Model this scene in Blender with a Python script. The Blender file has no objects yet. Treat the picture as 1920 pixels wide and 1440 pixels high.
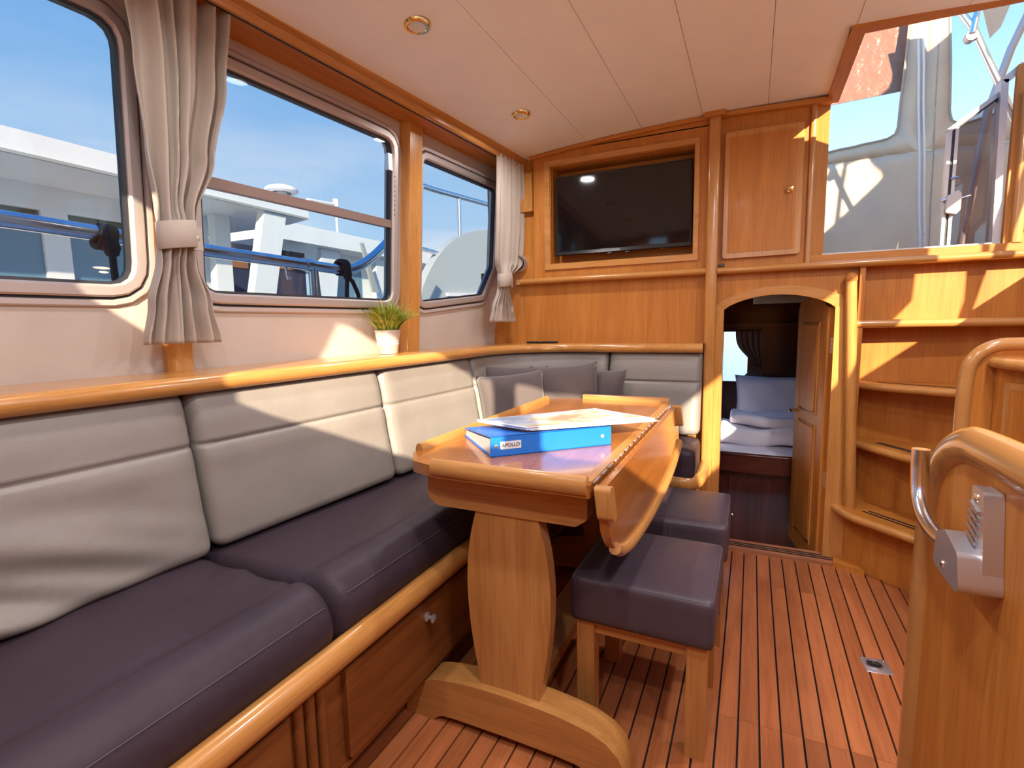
import bpy, bmesh, math, random
from mathutils import Vector, Matrix
random.seed(7)
sc = bpy.context.scene
COL = sc.collection

# ------------------------------------------------------------------ camera
cam_d = bpy.data.cameras.new('camera'); cam = bpy.data.objects.new('camera', cam_d); COL.objects.link(cam)
cam_d.sensor_width = 36.0; cam_d.lens = 950.0 / 1920.0 * 36.0; cam_d.clip_start = 0.02; cam_d.clip_end = 500
RR = ((0.90448674, 0.03303256, -0.42522064), (0.42609769, -0.11337411, 0.89754502), (-0.01856081, -0.9930031, -0.11662047))
cam.matrix_world = Matrix(((RR[0][0], -RR[0][1], -RR[0][2], 0.0), (RR[1][0], -RR[1][1], -RR[1][2], 0.0),
                           (RR[2][0], -RR[2][1], -RR[2][2], 1.1), (0, 0, 0, 1)))
sc.camera = cam

# ------------------------------------------------------------------ world, sun, exposure
sc.view_settings.view_transform = 'Standard'; sc.view_settings.look = 'None'
sc.view_settings.gamma = 1.0; sc.view_settings.use_curve_mapping = False
sc.view_settings.exposure = 0.7
SKY_STRENGTH = 1.45
SUN_STRENGTH = 9.3
LAMP_POWER = 4.2
wd = bpy.data.worlds.new('sky'); sc.world = wd; wd.use_nodes = True
wn = wd.node_tree.nodes; wl = wd.node_tree.links; wn.clear()
def WN(t, **k):
    n = wn.new(t)
    for a, b in k.items(): setattr(n, a, b)
    return n
w_out = WN('ShaderNodeOutputWorld'); w_bg = WN('ShaderNodeBackground'); w_tc = WN('ShaderNodeTexCoord')
w_sep = WN('ShaderNodeSeparateXYZ'); w_ramp = WN('ShaderNodeValToRGB')
wl.new(w_tc.outputs['Generated'], w_sep.inputs[0]); wl.new(w_sep.outputs['Z'], w_ramp.inputs[0])
e = w_ramp.color_ramp.elements
e[0].position = 0.0; e[0].color = (0.62, 0.80, 0.95, 1)
e[1].position = 0.75; e[1].color = (0.06, 0.25, 0.72, 1)
x = e.new(0.22); x.color = (0.45, 0.69, 0.95, 1)
x = e.new(0.42); x.color = (0.20, 0.48, 0.88, 1)
w_map = WN('ShaderNodeMapping'); w_map.inputs['Scale'].default_value = (1.2, 1.2, 7.0)
w_noise = WN('ShaderNodeTexNoise'); w_noise.inputs['Scale'].default_value = 2.2; w_noise.inputs['Detail'].default_value = 7
w_cr = WN('ShaderNodeValToRGB'); w_cr.color_ramp.elements[0].position = 0.46; w_cr.color_ramp.elements[1].position = 0.78
w_fade = WN('ShaderNodeMapRange'); w_fade.inputs['From Min'].default_value = 0.45; w_fade.inputs['From Max'].default_value = 0.12
w_fade.inputs['To Min'].default_value = 0.0; w_fade.inputs['To Max'].default_value = 0.75
w_mul = WN('ShaderNodeMath', operation='MULTIPLY'); w_mix = WN('ShaderNodeMix', data_type='RGBA')
wl.new(w_tc.outputs['Generated'], w_map.inputs[0]); wl.new(w_map.outputs[0], w_noise.inputs['Vector'])
wl.new(w_noise.outputs['Fac'], w_cr.inputs[0]); wl.new(w_sep.outputs['Z'], w_fade.inputs['Value'])
wl.new(w_cr.outputs[0], w_mul.inputs[0]); wl.new(w_fade.outputs[0], w_mul.inputs[1])
wl.new(w_mul.outputs[0], w_mix.inputs['Factor']); wl.new(w_ramp.outputs[0], w_mix.inputs['A'])
w_mix.inputs['B'].default_value = (0.95, 0.97, 1.0, 1)
wl.new(w_mix.outputs['Result'], w_bg.inputs[0]); w_bg.inputs[1].default_value = SKY_STRENGTH
wl.new(w_bg.outputs[0], w_out.inputs[0])
sd = bpy.data.lights.new('sun', 'SUN'); so = bpy.data.objects.new('sun', sd); COL.objects.link(so)
sd.energy = SUN_STRENGTH; sd.angle = math.radians(0.6); sd.color = (1.0, 0.83, 0.60)
so.location = (6, -10, 6)
so.rotation_euler = Vector((-0.556, 1.0, -0.47)).to_track_quat('-Z', 'Y').to_euler()

# ------------------------------------------------------------------ materials
MATS = {}
def newmat(name):
    m = bpy.data.materials.new(name); m.use_nodes = True; MATS[name] = m
    nt = m.node_tree; b = nt.nodes['Principled BSDF']
    return m, nt, b
def nd(nt, t, **k):
    n = nt.nodes.new(t)
    for a, v in k.items(): setattr(n, a, v)
    return n
def ramp(nt, stops):
    r = nd(nt, 'ShaderNodeValToRGB'); el = r.color_ramp.elements
    el[0].position, el[0].color = stops[0][0], (*stops[0][1], 1)
    el[1].position, el[1].color = stops[-1][0], (*stops[-1][1], 1)
    for p, c in stops[1:-1]:
        q = el.new(p); q.color = (*c, 1)
    return r
def plain(name, col, rough=0.5, metal=0.0, coat=0.0, spec=0.5, bump=0, bscale=60, var=0.0, vscale=6, sheen=0):
    m, nt, b = newmat(name)
    b.inputs['Base Color'].default_value = (*col, 1); b.inputs['Roughness'].default_value = rough
    b.inputs['Metallic'].default_value = metal; b.inputs['Coat Weight'].default_value = coat
    b.inputs['Specular IOR Level'].default_value = spec; b.inputs['Sheen Weight'].default_value = sheen
    tc = nd(nt, 'ShaderNodeTexCoord')
    if var > 0:
        n = nd(nt, 'ShaderNodeTexNoise'); n.inputs['Scale'].default_value = vscale; n.inputs['Detail'].default_value = 5
        nt.links.new(tc.outputs['Object'], n.inputs['Vector'])
        r = ramp(nt, [(0.3, tuple(c * (1 - var) for c in col)), (0.7, tuple(min(1, c * (1 + var)) for c in col))])
        nt.links.new(n.outputs['Fac'], r.inputs[0]); nt.links.new(r.outputs[0], b.inputs['Base Color'])
    if bump > 0:
        n = nd(nt, 'ShaderNodeTexNoise'); n.inputs['Scale'].default_value = bscale; n.inputs['Detail'].default_value = 4
        nt.links.new(tc.outputs['Object'], n.inputs['Vector'])
        bp = nd(nt, 'ShaderNodeBump'); bp.inputs['Strength'].default_value = bump; bp.inputs['Distance'].default_value = 0.01
        nt.links.new(n.outputs['Fac'], bp.inputs['Height']); nt.links.new(bp.outputs[0], b.inputs['Normal'])
    return m
def wood(name, light, mid, dark, axis='z', rough=0.5, coat=0.03, grain=1.0, rand=False, pores=0.14):
    m, nt, b = newmat(name); L = nt.links
    tc = nd(nt, 'ShaderNodeTexCoord'); src = tc.outputs['Object']
    if rand:
        oi = nd(nt, 'ShaderNodeObjectInfo'); ma = nd(nt, 'ShaderNodeVectorMath', operation='MULTIPLY_ADD')
        cx = nd(nt, 'ShaderNodeCombineXYZ')
        L.new(oi.outputs['Random'], cx.inputs[0]); L.new(oi.outputs['Random'], cx.inputs[1]); L.new(oi.outputs['Random'], cx.inputs[2])
        L.new(cx.outputs[0], ma.inputs[0]); ma.inputs[1].default_value = (37, 53, 71); L.new(src, ma.inputs[2]); src = ma.outputs[0]
    def mapped(al, ac):
        mp = nd(nt, 'ShaderNodeMapping'); s = [ac * grain] * 3; s['xyz'.index(axis)] = al * grain
        mp.inputs['Scale'].default_value = s; L.new(src, mp.inputs[0]); return mp
    m1 = mapped(1.3, 13.0); n1 = nd(nt, 'ShaderNodeTexNoise'); n1.inputs['Scale'].default_value = 1.0
    n1.inputs['Detail'].default_value = 5; n1.inputs['Distortion'].default_value = 1.1; L.new(m1.outputs[0], n1.inputs['Vector'])
    r1 = ramp(nt, [(0.28, dark), (0.5, mid), (0.72, light)]); L.new(n1.outputs['Fac'], r1.inputs[0])
    m2 = mapped(7, 170); n2 = nd(nt, 'ShaderNodeTexNoise'); n2.inputs['Scale'].default_value = 1.0
    n2.inputs['Detail'].default_value = 3; L.new(m2.outputs[0], n2.inputs['Vector'])
    r2 = ramp(nt, [(0.36, (1 - pores,) * 3), (0.52, (1, 1, 1))]); L.new(n2.outputs['Fac'], r2.inputs[0])
    mx = nd(nt, 'ShaderNodeMix', data_type='RGBA', blend_type='MULTIPLY'); mx.inputs['Factor'].default_value = 1.0
    L.new(r1.outputs[0], mx.inputs['A']); L.new(r2.outputs[0], mx.inputs['B']); last = mx.outputs['Result']
    if rand:
        hs = nd(nt, 'ShaderNodeHueSaturation'); mr = nd(nt, 'ShaderNodeMapRange')
        mr.inputs['To Min'].default_value = 0.82; mr.inputs['To Max'].default_value = 1.16
        L.new(oi.outputs['Random'], mr.inputs['Value']); L.new(mr.outputs[0], hs.inputs['Value']); L.new(last, hs.inputs['Color']); last = hs.outputs[0]
    L.new(last, b.inputs['Base Color'])
    b.inputs['Roughness'].default_value = rough; b.inputs['Coat Weight'].default_value = coat; b.inputs['Coat Roughness'].default_value = 0.12; b.inputs['Specular IOR Level'].default_value = 0.35
    bp = nd(nt, 'ShaderNodeBump'); bp.inputs['Strength'].default_value = 0.06; bp.inputs['Distance'].default_value = 0.004
    L.new(n2.outputs['Fac'], bp.inputs['Height']); L.new(bp.outputs[0], b.inputs['Normal'])
    return m
def leather(name, col, rough=0.42, wr=0.25, spec=0.5):
    m, nt, b = newmat(name); L = nt.links
    tc = nd(nt, 'ShaderNodeTexCoord')
    n = nd(nt, 'ShaderNodeTexNoise'); n.inputs['Scale'].default_value = 3.0; n.inputs['Detail'].default_value = 4
    L.new(tc.outputs['Object'], n.inputs['Vector'])
    r = ramp(nt, [(0.3, tuple(c * 0.88 for c in col)), (0.7, tuple(min(1, c * 1.1) for c in col))]); L.new(n.outputs['Fac'], r.inputs[0])
    L.new(r.outputs[0], b.inputs['Base Color']); b.inputs['Roughness'].default_value = rough; b.inputs['Specular IOR Level'].default_value = spec
    v = nd(nt, 'ShaderNodeTexVoronoi'); v.inputs['Scale'].default_value = 420; L.new(tc.outputs['Object'], v.inputs['Vector'])
    n3 = nd(nt, 'ShaderNodeTexNoise'); n3.inputs['Scale'].default_value = 9; n3.inputs['Detail'].default_value = 3; L.new(tc.outputs['Object'], n3.inputs['Vector'])
    b1 = nd(nt, 'ShaderNodeBump'); b1.inputs['Strength'].default_value = 0.10; b1.inputs['Distance'].default_value = 0.002
    b2 = nd(nt, 'ShaderNodeBump'); b2.inputs['Strength'].default_value = wr; b2.inputs['Distance'].default_value = 0.02
    L.new(v.outputs['Distance'], b1.inputs['Height']); L.new(n3.outputs['Fac'], b2.inputs['Height'])
    L.new(b2.outputs[0], b1.inputs['Normal']); L.new(b1.outputs[0], b.inputs['Normal'])
    return m
def glass(name, tint, f0=0.04, refl=1.0, rough=0.0):
    m = bpy.data.materials.new(name); m.use_nodes = True; nt = m.node_tree; nt.nodes.clear()
    o = nd(nt, 'ShaderNodeOutputMaterial'); t = nd(nt, 'ShaderNodeBsdfTransparent'); g = nd(nt, 'ShaderNodeBsdfGlossy')
    f = nd(nt, 'ShaderNodeLayerWeight'); mx = nd(nt, 'ShaderNodeMixShader'); f.inputs['Blend'].default_value = 0.5
    pw = nd(nt, 'ShaderNodeMath', operation='POWER'); pw.inputs[1].default_value = 5.0
    mu = nd(nt, 'ShaderNodeMath', operation='MULTIPLY_ADD'); mu.inputs[1].default_value = (1 - f0) * 0.5 * refl; mu.inputs[2].default_value = f0 * 0.5 * refl
    t.inputs[0].default_value = (*tint, 1); g.inputs['Roughness'].default_value = rough
    nt.links.new(f.outputs['Facing'], pw.inputs[0]); nt.links.new(pw.outputs[0], mu.inputs[0]); nt.links.new(mu.outputs[0], mx.inputs[0])
    nt.links.new(t.outputs[0], mx.inputs[1]); nt.links.new(g.outputs[0], mx.inputs[2]); nt.links.new(mx.outputs[0], o.inputs[0])
    MATS[name] = m; return m
WL, WM, WD = (0.57, 0.225, 0.042), (0.50, 0.182, 0.030), (0.43, 0.148, 0.023)
wood_x = wood('cherry_wood_x', WL, WM, WD, 'x'); wood_y = wood('cherry_wood_y', WL, WM, WD, 'y'); wood_z = wood('cherry_wood_z', WL, WM, WD, 'z')
rail_y = wood('rail_wood_y', (0.60, 0.29, 0.085), (0.54, 0.245, 0.066), (0.47, 0.20, 0.052), 'y', 0.25, 0.5)
rail_x = wood('rail_wood_x', (0.60, 0.29, 0.085), (0.54, 0.245, 0.066), (0.47, 0.20, 0.052), 'x', 0.25, 0.5)
rail_z = wood('rail_wood_z', (0.60, 0.29, 0.085), (0.54, 0.245, 0.066), (0.47, 0.20, 0.052), 'z', 0.25, 0.5)
base_y = wood('base_wood_y', (0.24, 0.080, 0.018), (0.195, 0.062, 0.013), (0.15, 0.045, 0.009), 'y')  # sofa base wood, darkened to carry the shade under lip and table
oak_z = wood('table_oak_z', (0.53, 0.255, 0.078), (0.46, 0.21, 0.06), (0.39, 0.165, 0.045), 'z', 0.35, 0.3)
oak_x = wood('table_oak_x', (0.53, 0.255, 0.078), (0.46, 0.21, 0.06), (0.39, 0.165, 0.045), 'x', 0.35, 0.3)
oak_y = wood('table_oak_y', (0.53, 0.255, 0.078), (0.46, 0.21, 0.06), (0.39, 0.165, 0.045), 'y', 0.35, 0.3)
top_y = wood('table_top_wood', (0.44, 0.165, 0.036), (0.39, 0.135, 0.028), (0.33, 0.105, 0.022), 'y', 0.2, 0.7)
teak = wood('teak_plank', (0.48, 0.165, 0.060), (0.41, 0.132, 0.046), (0.315, 0.094, 0.031), 'y', 0.38, 0.25, 1.0, True)
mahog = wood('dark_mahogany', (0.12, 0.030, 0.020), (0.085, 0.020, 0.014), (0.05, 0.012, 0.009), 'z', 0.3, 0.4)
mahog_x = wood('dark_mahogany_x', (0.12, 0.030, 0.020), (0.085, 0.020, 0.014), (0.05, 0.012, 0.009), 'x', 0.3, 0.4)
cap_w = wood('capping_rail_wood', (0.50, 0.24, 0.078), (0.46, 0.215, 0.066), (0.42, 0.19, 0.057), 'y', 0.22, 0.6, 0.35, False, 0.04)
caulk = plain('black_caulk', (0.012, 0.010, 0.012), 0.6)
wallmat = plain('cream_wall_vinyl', (0.52, 0.45, 0.40), 0.6, bump=0.08, bscale=25, var=0.05)
ceilmat = plain('ceiling_vinyl', (0.91, 0.92, 0.91), 0.5, bump=0.03, bscale=200, var=0.02)
ceilgap = plain('ceiling_seam', (0.30, 0.20, 0.13), 0.7)
cream = leather('cream_leather', (0.245, 0.218, 0.197), 0.42, 0.14)
dark = leather('aubergine_leather', (0.044, 0.030, 0.040), 0.48, 0.3, 0.2)
stoolm = leather('stool_leather', (0.066, 0.047, 0.062), 0.42, 0.12, 0.4)
seam_c = plain('cream_seam', (0.21, 0.18, 0.16), 0.6)
seam_d = plain('dark_seam', (0.085, 0.065, 0.08), 0.6)
pillowm = plain('taupe_pillow_fabric', (0.095, 0.074, 0.074), 0.85, bump=0.3, bscale=300, sheen=0.3)
curtm = plain('beige_curtain_fabric', (0.44, 0.37, 0.315), 0.8, bump=0.15, bscale=400, sheen=0.2)
alu = plain('anodised_aluminium', (0.50, 0.44, 0.42), 0.42, 0.45)
alu_w = plain('white_window_trim', (0.48, 0.42, 0.40), 0.45, 0.1)
steel = plain('polished_steel', (0.72, 0.74, 0.78), 0.2, 1.0)
satin = plain('satin_steel', (0.60, 0.60, 0.63), 0.34, 0.8)
brass = plain('polished_brass', (0.85, 0.62, 0.28), 0.18, 1.0)
gasket = plain('black_gasket', (0.015, 0.015, 0.02), 0.5)
tint = glass('tinted_window_glass', (0.612, 0.622, 0.637))
tint2 = glass('bluish_pane_glass', (0.58, 0.617, 0.64))
clear = glass('clear_glass', (0.93, 0.94, 0.94), refl=0.6)
vinyl = glass('clear_vinyl', (0.82, 0.76, 0.72), refl=0.8, rough=0.08)
smoke = glass('smoked_door_glass', (0.62, 0.60, 0.62), 0.12)
screen = plain('tv_screen', (0.006, 0.005, 0.006), 0.06, spec=0.6)
black = plain('black_plastic', (0.012, 0.012, 0.013), 0.35)
white = plain('white_paint', (0.82, 0.82, 0.80), 0.4)
gelcoat = plain('boat_gelcoat', (0.90, 0.90, 0.89), 0.3, var=0.03, vscale=2)
grey = plain('grey_paint', (0.42, 0.42, 0.40), 0.5)
glass_sky = plain('boat_glass_sky_reflection', (0.13, 0.26, 0.36), 0.08, spec=0.8)  # blue of the reflected sky is put into the base colour
canvas = plain('beige_canvas', (0.84, 0.70, 0.54), 0.85, bump=0.2, bscale=40, var=0.05)
def translucent(m, fac):
    nt = m.node_tree; b = nt.nodes['Principled BSDF']; o = nt.nodes['Material Output']; t = nd(nt, 'ShaderNodeBsdfTranslucent'); mx = nd(nt, 'ShaderNodeMixShader'); mx.inputs[0].default_value = fac
    if b.inputs['Base Color'].is_linked: nt.links.new(b.inputs['Base Color'].links[0].from_socket, t.inputs[0])
    else: t.inputs[0].default_value = b.inputs['Base Color'].default_value
    nt.links.new(b.outputs[0], mx.inputs[1]); nt.links.new(t.outputs[0], mx.inputs[2]); nt.links.new(mx.outputs[0], o.inputs[0])
translucent(canvas, 0.45)
canvas_t = plain('canvas_binding', (0.42, 0.36, 0.29), 0.85)
pink_refl = plain('wrinkled_reflection', (0.36, 0.21, 0.16), 0.18, bump=0.9, bscale=14)  # pinkish brown of a reflection, put into the colour
bluem = plain('blue_binder_plastic', (0.012, 0.16, 0.62), 0.3)
paper = plain('paper', (0.66, 0.67, 0.71), 0.6)
ink = plain('dark_ink', (0.03, 0.035, 0.06), 0.6)
zinc = plain('galvanised_zinc', (0.66, 0.68, 0.68), 0.38, 0.45, bump=0.05, bscale=30)
soil = plain('soil', (0.05, 0.035, 0.02), 0.9)
sheet = plain('white_bed_linen', (0.84, 0.82, 0.92), 0.8, bump=0.25, bscale=18)
bulw = plain('pale_blue_gelcoat', (0.50, 0.56, 0.55), 0.35)
rope = plain('black_rope', (0.02, 0.018, 0.02), 0.8)
water = plain('harbour_water', (0.05, 0.09, 0.11), 0.1, bump=0.5, bscale=3)
navy = plain('navy_canvas', (0.03, 0.04, 0.08), 0.7)
rust = plain('terracotta_cloth', (0.35, 0.13, 0.06), 0.8)
lampglass = plain('frosted_lamp_glass', (0.75, 0.72, 0.66), 0.3)
lf, ltn, lb = newmat('grass_leaf')
_oi = nd(ltn, 'ShaderNodeTexNoise'); _oi.inputs['Scale'].default_value = 60
_tc = nd(ltn, 'ShaderNodeTexCoord'); ltn.links.new(_tc.outputs['Object'], _oi.inputs['Vector'])
_r = ramp(ltn, [(0.3, (0.12, 0.20, 0.02)), (0.5, (0.32, 0.42, 0.04)), (0.72, (0.55, 0.52, 0.12))]); ltn.links.new(_oi.outputs['Fac'], _r.inputs[0])
ltn.links.new(_r.outputs[0], lb.inputs['Base Color']); lb.inputs['Roughness'].default_value = 0.5
mapm, mnt, mb = newmat('printed_chart')
_tc = nd(mnt, 'ShaderNodeTexCoord'); _n = nd(mnt, 'ShaderNodeTexNoise'); _n.inputs['Scale'].default_value = 7; _n.inputs['Detail'].default_value = 5
mnt.links.new(_tc.outputs['Object'], _n.inputs['Vector'])
_r = ramp(mnt, [(0.34, (0.18, 0.26, 0.42)), (0.46, (0.38, 0.44, 0.56)), (0.54, (0.52, 0.54, 0.56)), (0.60, (0.50, 0.44, 0.28)), (0.66, (0.50, 0.28, 0.20))])
mnt.links.new(_n.outputs['Fac'], _r.inputs[0]); mnt.links.new(_r.outputs[0], mb.inputs['Base Color']); mb.inputs['Roughness'].default_value = 0.35

# ------------------------------------------------------------------ helpers
def link(name, me, mat, parent):
    o = bpy.data.objects.new(name, me); COL.objects.link(o)
    if mat is not None: me.materials.append(mat)
    if parent is not None:
        o.parent = parent; o.matrix_parent_inverse = Matrix.Translation(parent.get('base', (0, 0, 0))).inverted() if not parent.get('local') else Matrix()
    return o
def fin(name, bm, mat, parent=None, bev=0.0, seg=2, ang=38, smooth=True):
    if bev > 0:
        ed = [ed for ed in bm.edges if len(ed.link_faces) == 2 and ed.calc_face_angle(0) > 0.5]
        if ed: bmesh.ops.bevel(bm, geom=ed, offset=bev, segments=seg, affect='EDGES', profile=0.5, clamp_overlap=True)
    bmesh.ops.recalc_face_normals(bm, faces=bm.faces)
    me = bpy.data.meshes.new(name); bm.to_mesh(me); bm.free()
    if smooth:
        me.shade_smooth(); me.set_sharp_from_angle(angle=math.radians(ang))
    return link(name, me, mat, parent)
def B(): return bmesh.new()
def box(bm, x0, x1, y0, y1, z0, z1):
    v = [bm.verts.new(p) for p in ((x0, y0, z0), (x1, y0, z0), (x1, y1, z0), (x0, y1, z0), (x0, y0, z1), (x1, y0, z1), (x1, y1, z1), (x0, y1, z1))]
    for f in ((0, 1, 2, 3), (4, 5, 6, 7), (0, 1, 5, 4), (1, 2, 6, 5), (2, 3, 7, 6), (3, 0, 4, 7)): bm.faces.new([v[i] for i in f])
    return bm
def boxo(name, x0, x1, y0, y1, z0, z1, mat, parent=None, bev=0.004, seg=2): return fin(name, box(B(), x0, x1, y0, y1, z0, z1), mat, parent, bev, seg)
def prism(bm, pts, vec):
    a = [bm.verts.new(p) for p in pts]; b = [bm.verts.new(Vector(p) + Vector(vec)) for p in pts]; n = len(pts)
    bm.faces.new(a); bm.faces.new(b[::-1])
    for i in range(n): bm.faces.new((a[i], a[(i + 1) % n], b[(i + 1) % n], b[i]))
    return bm
def pxz(bm, pts, y0, y1): return prism(bm, [(p[0], y0, p[1]) for p in pts], (0, y1 - y0, 0))
def pyz(bm, pts, x0, x1): return prism(bm, [(x0, p[0], p[1]) for p in pts], (x1 - x0, 0, 0))
def pxy(bm, pts, z0, z1): return prism(bm, [(p[0], p[1], z0) for p in pts], (0, 0, z1 - z0))
def cr(pts, k=8, closed=False):
    P = [Vector(p) for p in pts]; n = len(P); out = []
    for i in range(n if closed else n - 1):
        p0 = P[(i - 1) % n] if closed or i > 0 else P[0] * 2 - P[1]
        p1 = P[i]; p2 = P[(i + 1) % n]
        p3 = P[(i + 2) % n] if closed or i + 2 < n else P[-1] * 2 - P[-2]
        for j in range(k):
            t = j / k
            out.append(0.5 * ((2 * p1) + (p2 - p0) * t + (2 * p0 - 5 * p1 + 4 * p2 - p3) * t * t + (3 * p1 - p0 - 3 * p2 + p3) * t ** 3))
    if not closed: out.append(P[-1])
    return out
def tube(bm, pts, r, n=10, closed=False, up=(0, 0, 1), rz=None, caps=True):
    """sweep an ellipse (r sideways, rz upwards) along pts"""
    P = [Vector(p) for p in pts]; N = len(P); rings = []; ref = Vector(up)
    for i in range(N):
        if closed: t = P[(i + 1) % N] - P[i - 1]
        else: t = P[min(i + 1, N - 1)] - P[max(i - 1, 0)]
        t.normalize(); s = t.cross(ref)
        if s.length < 1e-4: s = t.cross(Vector((1, 0, 0)))
        if s.length < 1e-4: s = t.cross(Vector((0, 1, 0)))
        s.normalize(); u = s.cross(t); ref = u.copy() if rz is None else ref
        ri = r[i] if isinstance(r, (list, tuple)) else r; rr = ri if rz is None else rz
        rings.append([bm.verts.new(P[i] + s * math.cos(2 * math.pi * k / n) * ri + u * math.sin(2 * math.pi * k / n) * rr) for k in range(n)])
    for i in range(N if closed else N - 1):
        a, b = rings[i], rings[(i + 1) % N]
        for k in range(n): bm.faces.new((a[k], a[(k + 1) % n], b[(k + 1) % n], b[k]))
    if caps and not closed: bm.faces.new(rings[0][::-1]); bm.faces.new(rings[-1])
    return bm
def lathe(bm, prof, n=24, c=(0, 0, 0), ax='z', caps=True):
    rings = []
    for r, h in prof:
        ring = []
        for k in range(n):
            a = 2 * math.pi * k / n; u, v = r * math.cos(a), r * math.sin(a)
            p = {'z': (u, v, h), 'y': (u, h, v), 'x': (h, u, v)}[ax]
            ring.append(bm.verts.new(Vector(p) + Vector(c)))
        rings.append(ring)
    for a, b in zip(rings, rings[1:]):
        for k in range(n): bm.faces.new((a[k], a[(k + 1) % n], b[(k + 1) % n], b[k]))
    if caps: bm.faces.new(rings[0][::-1]); bm.faces.new(rings[-1])
    return bm
def rbox(bm, hx, hy, hz, r, nx=12, ny=12, nz=6, fn=None):
    """rounded box centred on the origin, dense enough to be deformed by fn(Vector)->Vector"""
    vs = {}
    def V(i, j, k):
        key = (i, j, k)
        if key not in vs:
            p = Vector((hx * (2 * i / nx - 1), hy * (2 * j / ny - 1), hz * (2 * k / nz - 1)))
            q = Vector((max(-(hx - r), min(hx - r, p.x)), max(-(hy - r), min(hy - r, p.y)), max(-(hz - r), min(hz - r, p.z))))
            d = p - q
            if d.length > 1e-9: q = q + d.normalized() * r
            vs[key] = bm.verts.new(fn(q) if fn else q)
        return vs[key]
    for i in range(nx):
        for j in range(ny):
            bm.faces.new((V(i, j, 0), V(i, j + 1, 0), V(i + 1, j + 1, 0), V(i + 1, j, 0))); bm.faces.new((V(i, j, nz), V(i + 1, j, nz), V(i + 1, j + 1, nz), V(i, j + 1, nz)))
    for i in range(nx):
        for k in range(nz):
            bm.faces.new((V(i, 0, k), V(i + 1, 0, k), V(i + 1, 0, k + 1), V(i, 0, k + 1))); bm.faces.new((V(i, ny, k), V(i, ny, k + 1), V(i + 1, ny, k + 1), V(i + 1, ny, k)))
    for j in range(ny):
        for k in range(nz):
            bm.faces.new((V(0, j, k), V(0, j, k + 1), V(0, j + 1, k + 1), V(0, j + 1, k))); bm.faces.new((V(nx, j, k), V(nx, j + 1, k), V(nx, j + 1, k + 1), V(nx, j, k + 1)))
    return bm
def empty(name, loc=(0, 0, 0), local=False):
    o = bpy.data.objects.new(name, None); COL.objects.link(o); o.empty_display_size = 0.05
    o.location = loc; o['base'] = tuple(float(c) for c in loc)
    if local: o['local'] = 1
    return o
def tag(o, label, cat, group=None):
    o['label'] = label; o['category'] = cat
    if group: o['group'] = group
    return o
def struct(o, label=None):
    o['kind'] = 'structure'
    if label: o['label'] = label
    return o
def thing(name, label, cat, loc=(0, 0, 0), group=None, local=False): return tag(empty(name, loc, local), label, cat, group)
def dup(root, loc, rz=0, label=None):
    c = root.copy(); COL.objects.link(c); c.location = loc; c.rotation_euler = (root.rotation_euler.x, root.rotation_euler.y, rz)
    if label: c['label'] = label
    for ch in list(root.children):
        d = ch.copy(); COL.objects.link(d); d.parent = c; d.matrix_parent_inverse = ch.matrix_parent_inverse.copy()
        for g in list(ch.children):
            h = g.copy(); COL.objects.link(h); h.parent = d; h.matrix_parent_inverse = g.matrix_parent_inverse.copy()
    return c
def text(name, s, size, M, mat, parent=None, ext=0.0003):
    cu = bpy.data.curves.new(name, 'FONT'); cu.body = s; cu.size = size; cu.extrude = ext; cu.align_x = 'CENTER'; cu.align_y = 'CENTER'
    tmp = bpy.data.objects.new(name, cu); COL.objects.link(tmp); bpy.context.view_layer.update()
    me = bpy.data.meshes.new_from_object(tmp.evaluated_get(bpy.context.evaluated_depsgraph_get()))
    bpy.data.objects.remove(tmp); me.transform(M); me.name = name
    return link(name, me, mat, parent)
def rloop(pts, rad, n=6):
    """rounded polygon of 2-D points"""
    out = []; N = len(pts)
    for i in range(N):
        p = Vector(pts[i]); a = Vector(pts[i - 1]) - p; b = Vector(pts[(i + 1) % N]) - p
        r = rad[i] if isinstance(rad, (list, tuple)) else rad
        a.normalize(); b.normalize(); cosb = max(-1, min(1, a.dot(b))); half = math.acos(cosb) / 2; d = r / math.tan(half)
        s = p + a * d; t = p + b * d
        for k in range(n + 1):
            u = k / n; q = (1 - u) ** 2 * s + 2 * u * (1 - u) * p + u * u * t; out.append((q.x, q.y))
    return out
def resample(loop, n):
    P = [Vector(p) for p in loop]; N = len(P); L = [0]
    for i in range(N): L.append(L[-1] + (P[(i + 1) % N] - P[i]).length)
    out = []; j = 0
    for k in range(n):
        t = L[-1] * k / n
        while L[j + 1] < t: j += 1
        w = (t - L[j]) / max(1e-9, L[j + 1] - L[j]); q = P[j % N].lerp(P[(j + 1) % N], w); out.append((q.x, q.y))
    return out
def wx(y, z, off=0.0): return -1.6118 + 0.07 * y + 0.067 * z + off          # inner face of the raked port cabin side
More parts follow.
